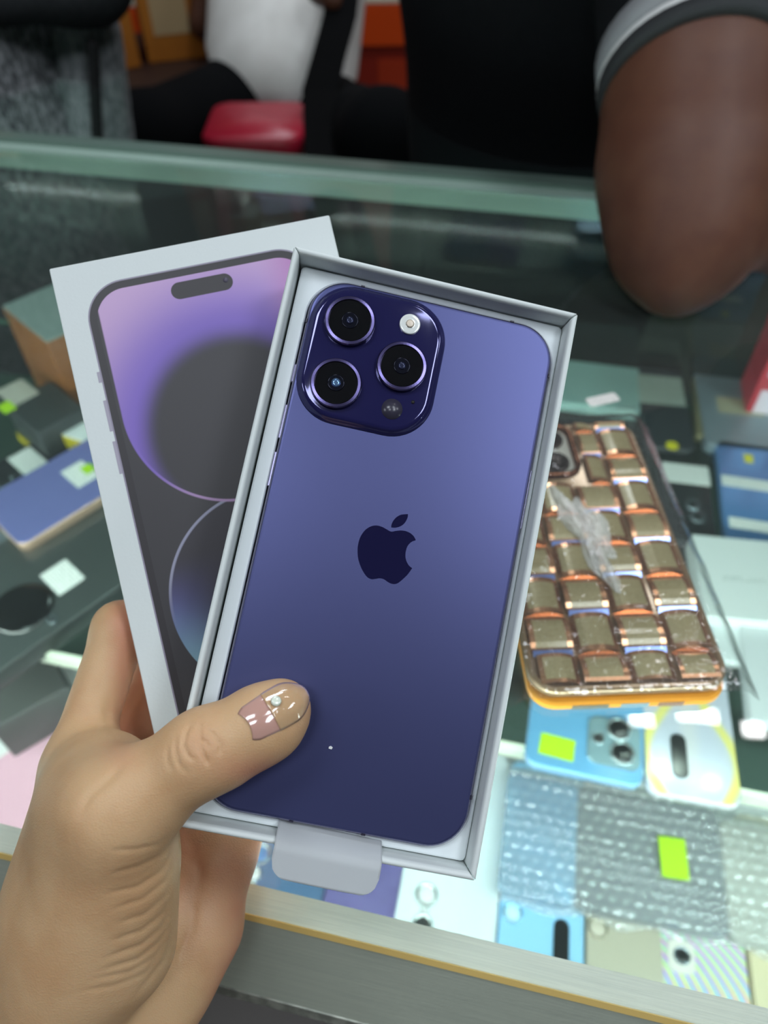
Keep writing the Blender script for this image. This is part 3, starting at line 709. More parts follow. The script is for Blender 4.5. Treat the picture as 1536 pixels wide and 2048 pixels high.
def device(name, label, cat, A, B, z, L, th, m, group=PHONE_GROUP, r=.009, edge=None, yoff=0.):
    """phone, case or carton lying on level z with its near top edge on pixels A-B"""
    M, w, *_ = corner_frame(A, B, z+th)
    t = thing(name, label, cat, M @ Matrix.Translation((0, yoff, z+.0002)), group)
    slab('body', w, L, r, bev(0, th-.0012, .0012), edge or m, t, 0, L/2, 5, True)
    slab('back', w-.0012, L-.0012, max(r-.0006, .0005), [(0, th-.0013), (0, th-.0003), (.0005, th)], m, t, 0, L/2, 5)
    return t, w, th
def stick(t, w, th, P, m, name='sticker', rz=0., h=.0002, r=.001):
    """sticker given by centre x, y and size in metres on the top of a device"""
    x, y, sx, sy = P
    o = slab(name, sx, sy, r, [(0, 0), (0, h)], m, None, 0, 0, 3)
    o.data.transform(Matrix.Translation((x, y, th)) @ Matrix.Rotation(rz, 4, 'Z')); o.parent = t; return o
def onthing(t, px, py, h):     # pixel -> local x, y on top of a lying thing
    M = t.matrix_world; q = M.inverted() @ Vector(onz(px, py, M.translation.z+h)); return q.x, q.y
lime = mat('lime_sticker', 'a9d80a', .55); yellow = mat('yellow_tape', 'e2d61c', .4)
paper = labelmat('price_label'); paperg = labelmat('grey_label', 'b9b5aa', '85827a')

# upper shelf, near its edge
sky = mat('sky_blue_back', '6fb0dc', .22, .3, coat=.4)
t, w, th = device('blue_phone', 'sky-blue phone with square camera block and lime sticker', 'phone', (1048, 1524), (1288, 1577), ZA, .165, .009, sky, edge=mat('sky_blue_edge', '9ccaf0', .2, .4))
x, y = onthing(t, 1227, 1487, th)
slab('camera_block', .036, .036, .007, [(0, th-.001), (0, th+.0012), (.0006, th+.0018)], mat('block_teal', '86a3ac', .2, .4), t, x, y, 5)
for px, py, r_ in ((1236, 1462, .0088), (1195, 1480, .0045), (1243, 1510, .0088)):
    a, b = onthing(t, px, py, th); lenses(t, th+.0016, a, b, r_, None, 'c8d6da')
x, y = onthing(t, 1114, 1494, th); stick(t, w, th, (x, y, .024, .016), lime, rz=math.radians(-3))
def pearlmat():
    t = NT('pearl_iridescent'); X, Y, _ = t.xyz()
    k = t.math('ABSOLUTE', t.math('SUBTRACT', t.math('ABSOLUTE', X), t.math('MULTIPLY_ADD', t.math('SINE', t.math('MULTIPLY', Y, 55.)), .011, .020)))
    c = t.mix(t.step(k, .006, .0012), lin('ccd1df'), lin('f0e682'))
    c = t.mix(t.step(t.math('ABSOLUTE', X), .010, .0), c, lin('d6d6da'))
    b = t.n('BsdfPrincipled', Base_Color=c, Roughness=.14, Metallic=.25); b.inputs['Coat Weight'].default_value = .6
    return t.done(b.outputs[0])
t, w, th = device('pearl_phone', 'pearly white phone with yellow shimmer and black camera pill', 'phone', (1294, 1583), (1488, 1617), ZA, .150, .008, pearlmat(), edge=mat('pearl_edge', 'e6e8ee', .15, .3))
x, y = onthing(t, 1358, 1512, th); slab('camera_pill', .0105, .032, .005, [(0, th-.0005), (0, th+.001), (.0004, th+.0014)], glossblk, t, x, y, 6)
wht = mat('white_phone_back', 'e2e7e8', .2, coat=.5); whb = mat('white_carton', 'dfe3e2', .55)
t, w, th = device('white_phone', 'plain white phone with two round cameras beside the woven case', 'phone', (1438, 1322), (1640, 1340), ZA, .075, .009, wht)
for px, py in ((1498, 1262), (1537, 1280), (1536, 1245)):
    a, b = onthing(t, px, py, th); lenses(t, th-.0006, a, b, .0062, None, 'd5dcdc')
t, w, th = device('white_carton', 'flat white phone carton with small grey lettering', 'carton', (1412, 1232), (1640, 1256), ZA, .085, .02, whb, 'phone cartons in the counter', r=.002)
x, y = onthing(t, 1490, 1160, th); stick(t, w, th, (x, y, .036, .006), labelmat('carton_print', 'dfe3e2', '6d7172', .9), 'printed_line', h=.0001)
t, w, th = device('grey_carton', 'pale grey flat carton under the bag edge', 'carton', (1500, 1440), (1700, 1480), ZA, .085, .012, mat('pale_grey_card', 'c9cdcf', .5), 'phone cartons in the counter', r=.002)
stb = mat('steel_blue_back', '5f8fcb', .2, .35, coat=.4)
t, w, th = device('blue_phone', 'steel-blue phone with two white paper labels and yellow tape', 'phone', (1452, 1086), (1680, 1122), ZA, .135, .012, stb, edge=mat('steel_blue_edge', '7fb0e6', .15, .5))
for px, py, sx, sy in ((1500, 968, .05, .014), (1512, 1052, .045, .013)):
    a, b = onthing(t, px, py, th); stick(t, w, th, (a, b, sx, sy), paper, 'label')
a, b = onthing(t, 1497, 917, th); stick(t, w, th, (a, b, .008, .012), yellow, 'tape')
blk = mat('black_back', '25282b', .25, coat=.3)
t, w, th = device('black_phone', 'black phone with a white label across its far half', 'phone', (1330, 1078), (1438, 1092), ZA, .105, .01, blk, edge=mat('black_edge', '4a4d52', .3, .5))
a, b = onthing(t, 1372, 948, th); stick(t, w, th, (a, b, .042, .026), paper, 'label')
for px, py in ((1385, 1010), (1395, 1035)):
    a, b = onthing(t, px, py, th); lenses(t, th-.0006, a, b, .0065)
t, w, th = device('dark_phone', 'charcoal phone with large grey-green paper label and yellow dot', 'phone', (1292, 893), (1392, 903), ZA, .16, .012, mat('charcoal_back', '2b3136', .3), edge=blk)
a, b = onthing(t, 1322, 780, th); stick(t, w, th, (a, b, .046, .048), labelmat('green_grey_label', 'a2aea4', '7e8a80'), 'label')
a, b = onthing(t, 1345, 897, th); stick(t, w, th, (a, b+.004, .012, .012), yellow, 'dot', r=.0055)
t, w, th = device('tan_phone', 'tan gold phone edge between the charcoal phone and the tablet', 'phone', (1392, 868), (1412, 871), ZA, .14, .01, mat('tan_gold', '8b8462', .4, .3), r=.003)
t, w, th = device('grey_tablet', 'grey-blue tablet with a beige paper label', 'tablet', (1412, 890), (1640, 915), ZA, .15, .012, mat('tablet_grey', '8796a0', .35, .3), 'tablets in the counter')
a, b = onthing(t, 1480, 813, th); stick(t, w, th, (a, b, .045, .026), mat('beige_label', 'a9a48c', .6), 'label')
# a small stack of red packs standing at the back
for k in range(3):
    M, w, *_ = corner_frame((1600, 640-42*k), (1690, 652-42*k), ZA+.12)
    pk = thing('red_packet', ['red and white accessory packet at the foot of the stack', 'red and white accessory packet in the middle of the stack', 'red and white accessory packet on top of the stack'][k], 'packet',
               rot_z((*M.translation[:2], ZA+.0004+.048*k) if k == 0 else (*PK0, ZA+.0004+.0485*k), TH), 'red accessory packets')
    if k == 0: PK0 = tuple(M.translation[:2])
    box('sleeve', -.03, .06, 0, .05, 0, .048, mat('packet_red', 'b0303c', .35), pk, .001)
    for q in range(2): box('window', -.024+.042*q, .008+.042*q, -.0006, -.0001, .008, .040, mat('packet_white', 'e6d6e2', .3), pk)
M, w, *_ = corner_frame((1470, 648), (1580, 660), ZA+.10)
# left part of the shelf
def rotdev(name, label, cat, px, py, z, w, L, th, m, ang, group=PHONE_GROUP, r=.009, edge=None):
    """device with its top centre on a pixel, turned by ang from the counter's axes"""
    p = onz(px, py, z+th)
    t = thing(name, label, cat, rot_z((p[0], p[1], z+.0002), TH+math.radians(ang)), group)
    slab('body', w, L, r, bev(0, th-.0012, .0012), edge or m, t, 0, 0, 5, True)
    slab('back', w-.0012, L-.0012, max(r-.0006, .0005), [(0, th-.0013), (0, th-.0003), (.0005, th)], m, t, 0, 0, 5)
    return t, w, th
t, w, th = rotdev('black_phone', 'large black phone with round dial-like camera and white label', 'phone', 60, 1165, ZA, .115, .175, .02, mat('graphite_back', '3a3f3f', .3, coat=.3), -30, edge=mat('graphite_edge', '202423', .3))
a, b = onthing(t, 125, 1154, th); stick(t, w, th, (a, b, .030, .024), paper, 'label')
a, b = onthing(t, 45, 1218, th); lathe('camera_dial', [(.024, th-.0008), (.024, th+.0012), (.018, th+.0014), (.016, th+.0006), (0, th+.0006)], glossblk, t, a, b, 32)
a, b = onthing(t, 105, 1240, th); lenses(t, th-.0008, a, b, .004)
lav = mat('lavender_back', '8084c4', .2, .35, coat=.4)
t, w, th = rotdev('lavender_phone', 'lavender phone with rose-gold edge and lime sticker', 'phone', 150, 955, ZA+.0205, .075, .15, .012, lav, -30, edge=mat('rose_edge', 'cfae98', .25, .6))
a, b = onthing(t, 160, 948, th); stick(t, w, th, (a, b, .030, .022), paper, 'label')
a, b = onthing(t, 176, 938, th); stick(t, w, th, (a, b, .012, .010), lime, 'sticker', h=.0004)
t, w, th = rotdev('black_phone', 'black phone with a wide white label beside the lavender phone', 'phone', 38, 962, ZA, .08, .115, .012, blk, -30, edge=MATS['graphite_edge'])
a, b = onthing(t, 55, 922, th); stick(t, w, th, (a, b, .034, .024), paper, 'label')
for px, py in ((36, 958), (12, 980)):
    a, b = onthing(t, px, py, th); lenses(t, th-.0008, a, b, .007)
t, w, th = rotdev('slate_phone', 'slate phone in the corner of the black phones', 'phone', 10, 1075, ZA, .05, .07, .010, mat('slate_back', '6d7780', .3), -30)
t, w, th = rotdev('black_box', 'black carton with yellow base, grey and white labels', 'carton', 88, 812, ZA, .062, .05, .045, mat('black_carton', '2b3032', .45, col2='3b4040', nscale=300), -30, 'phone cartons in the counter', r=.002)
slab('yellow_base', w+.004, .054, .002, [(0, .0), (0, .008)], mat('yellow_carton_edge', 'b5a51e', .4), t, 0, 0, 3)
a, b = onthing(t, 35, 785, th); stick(t, w, th, (a, b, .034, .028), paperg, 'label', h=.0006)
a, b = onthing(t, 14, 815, th); stick(t, w, th, (a, b, .016, .012), lime, 'sticker', h=.0008)
t, w, th = rotdev('white_carton', 'small white carton with lime sticker beside the black carton', 'carton', 168, 850, ZA, .042, .04, .03, whb, -12, 'phone cartons in the counter', r=.002, edge=MATS['yellow_carton_edge'])
a, b = onthing(t, 120, 832, th); stick(t, w, th, (a, b, .014, .010), lime, 'sticker', h=.0006)
t, w, th = rotdev('grey_box', 'large grey-green box with an orange side', 'box', 112, 618, ZA, .09, .07, .10, mat('grey_green_card', '84928e', .5), -32, 'boxes at the back of the counter', r=.002, edge=mat('orange_side', '7a4614', .5))
t, w, th = rotdev('teal_fill', 'added pale teal plate brightening the shelf between the clear bag and the charcoal phone', 'tray', 1188, 768, ZA, .095, .075, .012, mat('pale_teal', '93b3ae', .4), 0, 'added plates in the counter', r=.004)  # plate added to lighten the dark rear of the shelf
# lower level, near the rail
t, w, th = rotdev('dark_carton', 'tall dark grey carton standing below the shelf edge', 'carton', 26, 1345, ZB, .085, .065, .06, mat('dark_grey_card', '4a4b4a', .35), -40, 'phone cartons in the counter', r=.002)
t, w, th = rotdev('pink_phone', 'pink phone with a copper edge near the rail', 'phone', 44, 1585, ZB, .085, .115, .01, mat('pink_back', 'e3b2c2', .25, coat=.4), -32, edge=mat('copper_edge', 'b36f22', .3, .6))
t, w, th = device('blue_phone', 'navy-blue phone with bare round camera lenses near the rail', 'phone', (455, 1810), (632, 1850), ZB, .15, .009, mat('navy_back', '4a678c', .3, .2))
for px, py, r_, c_ in ((522, 1708, .008, '4f86c0'), (508, 1748, .006, 'e8ecec'), (500, 1775, .005, '9c8a5a')):
    a, b = onthing(t, px, py, th); lenses(t, th-.0008, a, b, r_, mat('lens_'+c_, c_, .15, .3))
t, w, th = device('purple_phone', 'dusty violet phone between the navy and the white phone', 'phone', (633, 1850), (783, 1886), ZB, .15, .009, mat('violet_back', '5f5590', .3, .2, col2='7a71aa', nscale=60, nfac=.4))
t, w, th = device('white_phone', 'pale ice-white phone with round camera marks near the rail', 'phone', (775, 1905), (986, 1950), ZB, .165, .009, mat('ice_back', 'dde9ec', .2, coat=.5))
for px, py, r_, m_ in ((853, 1790, .0085, wht), (845, 1850, .0075, None), (849, 1822, .003, MATS['pale_grey_card'])):
    a, b = onthing(t, px, py, th); lenses(t, th-.0008, a, b, r_, m_, 'cdd8d6')
t, w, th = device('blue_phone', 'light aqua-blue phone with upright camera pill under bubble wrap', 'phone', (988, 1960), (1168, 1998), ZB, .165, .009, mat('aqua_back', '92c8ea', .2, coat=.5), edge=MATS['sky_blue_edge'])
a, b = onthing(t, 1122, 1888, th); slab('camera_pill', .0115, .033, .0056, [(0, th-.0005), (0, th+.001), (.0004, th+.0014)], glossblk, t, a, b, 6)
a, b = onthing(t, 1025, 1826, th); lenses(t, th-.0008, a, b, .0075, mat('aqua_disc', 'c8f0ff', .2), 'a4d4ee')
t, w, th = device('beige_phone', 'champagne beige phone beside the rainbow-striped phone', 'phone', (1172, 2010), (1334, 2044), ZB, .15, .009, mat('beige_back', 'beb7a4', .3, .3, coat=.2))
a, b = onthing(t, 1195, 1856, th); lenses(t, th-.0012, a, b, .0075, mat('beige_disc', 'c9c2b0', .3), 'b3ab98')
def rainbow():
    t = NT('rainbow_stripes'); X, Y, _ = t.xyz()
    k = t.math('MULTIPLY_ADD', X, 560., t.math('MULTIPLY', t.math('MULTIPLY', Y, Y), 6000.))
    s = t.math('FRACT', t.math('ADD', t.math('MULTIPLY', k, .22), t.math('MULTIPLY', Y, 9.)))
    col = t.n('CombineColor', {'mode': 'HSV'}, _0=t.math('FRACT', t.math('MULTIPLY_ADD', s, .9, .1)), _1=.75, _2=.9).outputs[0]
    c = t.mix(t.step(t.math('SINE', t.math('MULTIPLY', k, 2.8)), -.5, .5), col, lin('dcdad6'))
    b = t.n('BsdfPrincipled', Base_Color=c, Roughness=.2, Metallic=.2); b.inputs['Coat Weight'].default_value = .5
    return t.done(b.outputs[0])
t, w, th = device('rainbow_phone', 'silver phone case with rainbow stripes and square camera frame', 'phone case', (1330, 2032), (1512, 2070), ZB, .075, .009, rainbow(), edge=mat('silver_edge', 'd8d6d0', .2, .5))
a, b = onthing(t, 1362, 1913, th); slab('camera_frame', .019, .022, .006, [(0, th-.0005), (0, th+.0012), (.001, th+.0018)], mat('frame_white', 'd8d5cc', .25), t, a, b, 5); lenses(t, th+.0012, a, b, .006)
t, w, th = device('beige_phone', 'sand beige phone beyond the rainbow-striped phone', 'phone', (1516, 2060), (1680, 2096), ZB, .15, .009, mat('sand_back', 'c9bf9e', .35))
# wrapped devices lying across the front row, and the bubble wrap on them
wz = ZB+.0115
def flatdev(name, label, A, B, C, m, th=.011):
    """A-B near edge, C a point on the far edge"""
    M, w, a, ex, ey = corner_frame(A, B, wz+th); L = float((onz(*C, wz+th)-a)@ey)
    t = thing(name, label, 'phone', M @ Matrix.Translation((0, 0, wz)), 'phones wrapped in bubble wrap')
    slab('body', w, L, .006, bev(0, th, .001), m, t, 0, L/2, 4, True); return t, w, th
t, w, th = flatdev('wrapped_phone', 'blue phone under bubble wrap', (995, 1782), (1150, 1815), (1030, 1545), sky)
t, w, th = flatdev('wrapped_phone', 'dark slate phone with a lime sticker under bubble wrap', (1152, 1815), (1460, 1880), (1160, 1570), mat('dark_slate', '56616c', .3))
t, w, th = flatdev('wrapped_phone', 'beige grey phone under bubble wrap beside the dark slate phone', (1464, 1882), (1620, 1915), (1465, 1640), mat('beige_grey', 'b4b2a8', .35))
bz = wz+.0125
P4 = [onz(992, 1806, bz), onz(1600, 1925, bz), onz(1600, 1632, bz), onz(1016, 1528, bz)]
bw = thing('bubble_wrap', 'sheet of clear bubble wrap with a lime sticker covering three phones', 'bubble wrap')
NXW, NYW = 220, 130; v = []; f = []
for j in range(NYW+1):
    for i in range(NXW+1):
        a, b = i/NXW, j/NYW
        p = (P4[0]*(1-a)+P4[1]*a)*(1-b)+(P4[3]*(1-a)+P4[2]*a)*b
        u_, w_ = a*22, b*13; off = .5*(int(w_) % 2); du, dv = (u_+off) % 1-.5, w_ % 1-.5; q = du*du+dv*dv
        z = (.0022+.0014*math.sin(int(u_+off)*12.9+int(w_)*7.3))*math.sqrt(max(1-q/.2, 0)) + .0012*math.sin(7*a+3*b) + .002*max(0, (.12-b)/.12)*math.sin(40*a)
        v.append((p[0], p[1]+.0025*math.sin(26*a)*max(0, .1-b)/.1, p[2]+z))
for j in range(NYW):
    for i in range(NXW): k = j*(NXW+1)+i; f.append((k, k+1, k+NXW+2, k+NXW+1))
tag(mesh('bubbles', v, f, clear('bubble_film', 'f2f5f4', 3.0, .12, .2, 'f2f5f5'), bw, True), kind='stuff')
p = onz(1347, 1716, bz+.004)
so = slab('lime_sticker', .020, .030, .001, [(0, 0), (0, .0003)], lime, None, 0, 0, 3); so.data.transform(rot_z((p[0], p[1], bz+.0042), TH+math.radians(4))); so.parent = bw; tag(so, 'lime sticker on the wrap')

# ------------------------------------------------------------------ the far side: people, stool, cartons, stall counter
def onw(px, py, w):            # pixel -> place on the upright plane at distance w across the counter
    r = FW + RT*(px-768)/FPX - UP*(py-1024)/FPX; return CAM + r*((w-CAM@EW)/(r@EW))
def rc(a, b, ra, rb, k=.06): return (np.array(a, float), np.array(b, float), ra, rb, k)
def body(name, prims, m, parent, h=.009, inflate=0., clip=None, it=2):
    V, F = nets(prims, h, inflate, clip); V = smoothv(V, F, it, .45)
    o = npmesh(name, V, F, m); o.parent = parent; o.matrix_parent_inverse = parent.matrix_world.inverted(); return o
def half(p, n):                # clip: keep the side that n points away from
    p = np.array(p, float); n = np.array(n, float)/np.linalg.norm(n); return lambda Q: ((Q-p)@n).astype(np.float32)
def both(*fs): return lambda Q: np.max([f(Q) for f in fs], axis=0)
def head_prims(c, f):          # skull, jaw, nose, ears around centre c, facing f
    c = np.array(c, float); f = np.array(f, float); f[2] = 0; f /= np.linalg.norm(f); s = np.cross(f, (0, 0, 1))
    return [rc(c+(0, 0, .03), c+(0, 0, .02)-f*.02, .088, .086, .05), rc(c+f*.045-(0, 0, .06), c+f*.05-(0, 0, .085), .045, .035, .05),
            rc(c+f*.09+(0, 0, .01), c+f*.105-(0, 0, .02), .012, .015, .02), rc(c+s*.085, c+s*.09-(0, 0, .03), .016, .012, .01), rc(c-s*.085, c-s*.09-(0, 0, .03), .016, .012, .01)]
hairm = mat('dark_hair', '15120f', .6, bump=.6, bscale=300)

# dark-shirted person leaning on the glass
E0 = onz(1338, 616, ZG); EL = onz(1350, 562, ZG+.0245); M1 = at(1366, 470, .532); M2 = at(1376, 330, .535)
CU = at(1388, 135, .535); SH = at(1345, -320, .60)
HAN = onz(1790, 470, ZG)+np.array([0, .03, .035])
hip = onw(1110, 420, 1.02); hip[2] = .92
che = onw(1120, 60, .90); che[2] = 1.30
nec = che+np.array([.02, -.06, .26])
LS = che+np.array([-.20, .02, .12])
arm = [rc(EL, M1, .0235, .045, .02), rc(M1, M2, .046, .058, .03), rc(M2, CU, .058, .057, .03), rc(CU, SH, .057, .06, .03),
       rc(at(1400, 465, .55), EL*.45+HAN*.55, .030, .034, .03), rc(EL*.45+HAN*.55, HAN, .034, .024, .03), rc(HAN, HAN+np.array([.06, .02, -.003]), .026, .027, .02)]+[rc(HAN+np.array([.07, -.012+.018*k, -.004]), HAN+np.array([.135-.012*abs(k-1), -.008+.02*k, -.018]), .010, .008, .006) for k in range(4)]+[rc(HAN+np.array([.02, -.015, 0]), HAN+np.array([.07, -.05, -.012]), .012, .009, .01)]
torso = [rc(hip-np.array([0, 0, .12]), hip, .19, .185, .08), rc(hip, (hip+che)/2, .185, .18, .08), rc((hip+che)/2, che, .18, .18, .08), rc(che+np.array([.13, 0, .10]), LS, .075, .07, .08), rc(che+np.array([.13, 0, .10]), SH, .07, .062, .07),
         rc(LS, LS+np.array([-.05, .10, -.28]), .055, .045, .04)]
legs = [rc(hip+np.array([s*.09, 0, -.05]), (hip[0]+s*.10, hip[1]+.02, .48), .10, .065, .05) for s in (-1, 1)]+[rc((hip[0]+s*.10, hip[1]+.02, .48), (hip[0]+s*.11, hip[1]+.04, .06), .065, .045, .04) for s in (-1, 1)]
p3 = thing('person', 'dark-skinned person in a charcoal shirt with striped cuff leaning an elbow on the glass', 'person', Matrix.Translation((hip[0], hip[1], 0)))
brown = skin('brown_skin', '5e3b2b', '573426', '6a4230', False, .5, .25)
body('skin', [q for q in arm]+[rc(che+np.array([.02, -.02, .14]), nec, .07, .055, .05)]+head_prims(nec+np.array([0, -.05, .13]), (0, -1, 0))+[rc(hip, che, .13, .14, .06)], brown, p3, .006)
charcoal = mat('charcoal_cloth', '141517', .9, spec=.08, col2='1a1c1e', nscale=500, nfac=.6, bump=.2, bscale=700)
ax = (CU-SH)/np.linalg.norm(CU-SH)
shirt = torso+[rc(SH, CU-ax*.005, .068, .066, .03)]
cutc = CU-ax*.012
def sleeveclip(Q):             # the sleeve ends at the cuff
    d = (Q-cutc)@ax; near = np.linalg.norm(np.cross(Q-cutc, ax), axis=1) < .10
    return np.where(near & (d > -.3), d, -1).astype(np.float32)
body('shirt', shirt, charcoal, p3, .008, 0., sleeveclip)
for k, (d0, d1, c_, nm) in enumerate(((-.014, .008, '8f9193', 'grey_cuff_band'), (.008, .0125, 'd8d8d6', 'white_cuff_stripe'), (.0125, .023, '26282a', 'black_cuff_edge'))):
    a0, a1 = CU+ax*d0, CU+ax*d1; e1 = np.cross(ax, (0, 0, 1.)); e1 /= np.linalg.norm(e1); e2 = np.cross(ax, e1)
    rings = [[tuple(a+rr*(math.cos(q)*e1+math.sin(q)*e2)) for q in np.linspace(0, 2*math.pi, 41)[:-1]] for a, rr in ((a0, .0625), (a0, .0685), (a1, .0675), (a1, .060), (a0, .0595))]
    v, f = loft(rings, False, False); o = mesh(nm, v, f, mat('cuff_'+c_, c_, .8, bump=.5, bscale=900), p3, True); o.matrix_parent_inverse = p3.matrix_world.inverted()
body('trousers', legs+[rc(hip-np.array([0, 0, .02]), hip-np.array([0, 0, .08]), .15, .15, .05)], mat('navy_cloth', '15181f', .85, spec=.08), p3, .012)
for s in (-1, 1):
    fx_ = np.array([hip[0]+s*.11, hip[1]+.0, .045]); body('shoe', [rc(fx_+(0, .05, 0), fx_+(0, -.13, -.008), .044, .034, .03)], mat('black_shoe', '101010', .5), p3, .01)
nh = nec+np.array([0, -.05, .13]); body('hair', [rc(nh+np.array([0, .02, .045]), nh+np.array([0, .03, .01]), .094, .09, .04)], hairm, p3, .01, 0., half(nh+np.array([0, -.03, .02]), (0, -1, -.8)))

# heather-grey person behind the far edge
hp1 = onw(-10, 330, 1.00); hp1[2] = .90; ch1 = onw(-20, 60, 1.02); ch1[2] = 1.30
p1 = thing('person', 'person in a heather-grey zipped top behind the far edge of the counter', 'person', Matrix.Translation((hp1[0], hp1[1], 0)))
def heather(name, a, b):
    t = NT(name); co = t.n('Mapping', Vector=t.obj(), Scale=(1., 1., .45)).outputs[0]
    n1 = t.n('TexNoise', Vector=co, Scale=150., Detail=6., Roughness=.75).outputs[0]
    b_ = t.n('BsdfPrincipled', Base_Color=t.mix(t.step(n1, .42, .62), lin(a), lin(b)), Roughness=.9); return t.done(b_.outputs[0])
hth = heather('heather_knit', '4a4d50', 'a2a5a7'); hth2 = heather('heather_pale', '6d7174', '9a9e9f')
sk1 = skin('tan_skin', 'b08a66', 'a57d5a', 'b07a60', False, .5, .2)
nk1 = ch1+np.array([0, .02, .24]); el1 = onw(165, -60, .96); sh1 = ch1+np.array([.19, .0, .12]); hn1 = el1+np.array([-.19, -.05, -.02])
body('skin', [rc(hp1, ch1, .13, .14, .06), rc(ch1+np.array([0, .02, .12]), nk1, .06, .055, .04), rc(el1, hn1, .033, .026, .03), rc(hn1, hn1+np.array([-.05, -.015, 0]), .026, .028, .02)]+[rc(hn1+np.array([-.055, -.035+.017*k, 0]), hn1+np.array([-.115+.012*abs(k-1), -.045+.016*k, -.02]), .0095, .0075, .006) for k in range(4)]+[rc(hn1+np.array([-.02, -.03, .01]), hn1+np.array([-.06, -.065, .005]), .011, .008, .01)]+head_prims(nk1+np.array([0, 0, .13]), (0, -1, 0)), sk1, p1, .01)
body('zip_top', [rc(hp1-np.array([0, 0, .12]), hp1, .175, .165, .06), rc(hp1, ch1, .165, .175, .06), rc(sh1, ch1+np.array([-.19, 0, .12]), .075, .075, .06), rc(ch1+np.array([-.19, 0, .12]), hp1+np.array([-.25, .05, .1]), .06, .05, .05)], hth, p1, .009)
body('sleeve', [rc(sh1, el1, .062, .05, .04), rc(el1, el1*.45+hn1*.55, .05, .04, .04)], mat('dark_sleeve', '303234', .9, spec=.08, col2='3c3f41', nscale=200), p1, .008)
a0 = onw(222, 60, .985); a1 = onw(240, 330, .985)
body('pale_side_panel', [rc(onw(172, 60, 1.0), onw(205, 340, 1.0), .045, .052, .02)], hth2, p1, .008)
z0 = np.array(onw(186, 90, .945)); z1 = np.array(onw(197, 320, .945)); body('seam', [rc(z0, z1, .008, .008, .01)], mat('black_seam', '131415', .8), p1, .004)
legs1 = [rc(hp1+np.array([s*.09, .02, -.1]), (hp1[0]+s*.1, hp1[1]+.03, .06), .10, .055, .05) for s in (-1, 1)]
body('trousers', legs1, mat('black_cloth', '08090b', .9, spec=.08), p1, .014)
for s in (-1, 1):
    fx_ = np.array([hp1[0]+s*.1, hp1[1], .045]); body('shoe', [rc(fx_+(0, .05, 0), fx_+(0, -.13, -.008), .044, .034, .03)], MATS['black_shoe'], p1, .012)
nh = nk1+np.array([0, 0, .13]); body('hair', [rc(nh+np.array([0, .02, .045]), nh+np.array([0, .03, .01]), .094, .09, .04)], hairm, p1, .012, 0., half(nh+np.array([0, -.03, .02]), (0, -1, -.8)))

# seated person in white
D2 = 1.78
hp2 = at(562, 170, D2); ch2 = at(590, -190, D2-.02); nk2 = ch2+np.array([0, .02, .2])
p2 = thing('person', 'seated person in a white T-shirt with black trousers and black bag strap', 'person', Matrix.Translation((hp2[0], hp2[1], 0)))
kn = at(285, 285, 1.52); kn2 = at(770, 285, 1.42)
body('skin', [rc(hp2, ch2, .12, .13, .06), rc(ch2+np.array([0, .0, .1]), nk2, .06, .055, .04), rc(ch2+np.array([.17, -.02, .02]), at(690, -60, 1.62), .045, .036, .03), rc(at(690, -60, 1.62), at(640, -25, 1.52), .034, .028, .03), rc(at(640, -25, 1.52), at(665, 0, 1.5), .028, .024, .02),
               rc(ch2+np.array([-.17, -.02, .02]), ch2+np.array([-.25, -.08, -.22]), .045, .036, .03)]+head_prims(nk2+np.array([0, -.02, .13]), (0, -1, 0)), brown, p2, .011)
tee = mat('white_tee', 'eceae5', .85, col2='d6d3cd', nscale=14, nfac=.5, bump=.4, bscale=60)
fold = at(520, 172, D2-.2)
def hem(Q):
    d = Q-CAM; zc = d@FW; px = 768+FPX*(d@RT)/zc; return ((hp2[2]+.0+.07*np.maximum(0, -(Q[:, 0]-hp2[0]-.06)/.22)**2)-Q[:, 2]).astype(np.float32)
body('t_shirt', [rc(hp2, ch2, .18, .19, .06), rc(ch2+np.array([-.17, 0, .07]), ch2+np.array([.17, 0, .07]), .075, .075, .06), rc(ch2+np.array([-.17, 0, .05]), ch2+np.array([-.22, -.04, -.08]), .07, .066, .04), rc(ch2+np.array([.17, 0, .05]), ch2+np.array([.22, -.06, -.08]), .07, .066, .04)], tee, p2, .01, 0., hem)
bk = MATS['black_cloth']
body('trousers', [rc(hp2-np.array([0, 0, .02]), hp2+np.array([0, 0, -.08]), .155, .15, .05), rc(hp2+np.array([-.07, -.02, -.05]), kn, .125, .085, .06), rc(kn, (kn[0], kn[1]-.03, .08), .085, .055, .05),
                  rc(hp2+np.array([.10, -.02, -.08]), kn2, .105, .085, .06), rc(kn2, (kn2[0]+.02, kn2[1]-.02, .08), .085, .055, .05)], bk, p2, .011)
for q in (kn, kn2):
    fx_ = np.array([q[0], q[1]-.04, .045]); body('shoe', [rc(fx_+(0, .05, 0), fx_+(0, -.13, -.008), .044, .034, .03)], MATS['black_shoe'], p2, .014)
S2 = [(at(690, -60, 1.50), .034), (at(680, 30, 1.50), .034), (at(655, 120, 1.49), .034), (at(640, 180, 1.48), .036), (at(646, 250, 1.45), .038), (at(650, 330, 1.40), .038)]
v = []; f = []
for k, (p, hw) in enumerate(S2): v += [tuple(p-RT*hw), tuple(p+RT*hw), tuple(p+RT*hw+FW*.006), tuple(p-RT*hw+FW*.006)]
for k in range(len(S2)-1):
    for i in range(4): f.append((k*4+i, k*4+(i+1) % 4, k*4+4+(i+1) % 4, k*4+4+i))
o = mesh('bag_strap', v, f, mat('black_webbing', '0a0a0b', .9, spec=.08), p2); o.matrix_parent_inverse = p2.matrix_world.inverted()
nh = nk2+np.array([0, -.02, .13]); body('hair', [rc(nh+np.array([0, .02, .045]), nh+np.array([0, .03, .01]), .094, .09, .04)], hairm, p2, .014, 0., half(nh+np.array([0, -.03, .02]), (0, -1, -.8)))

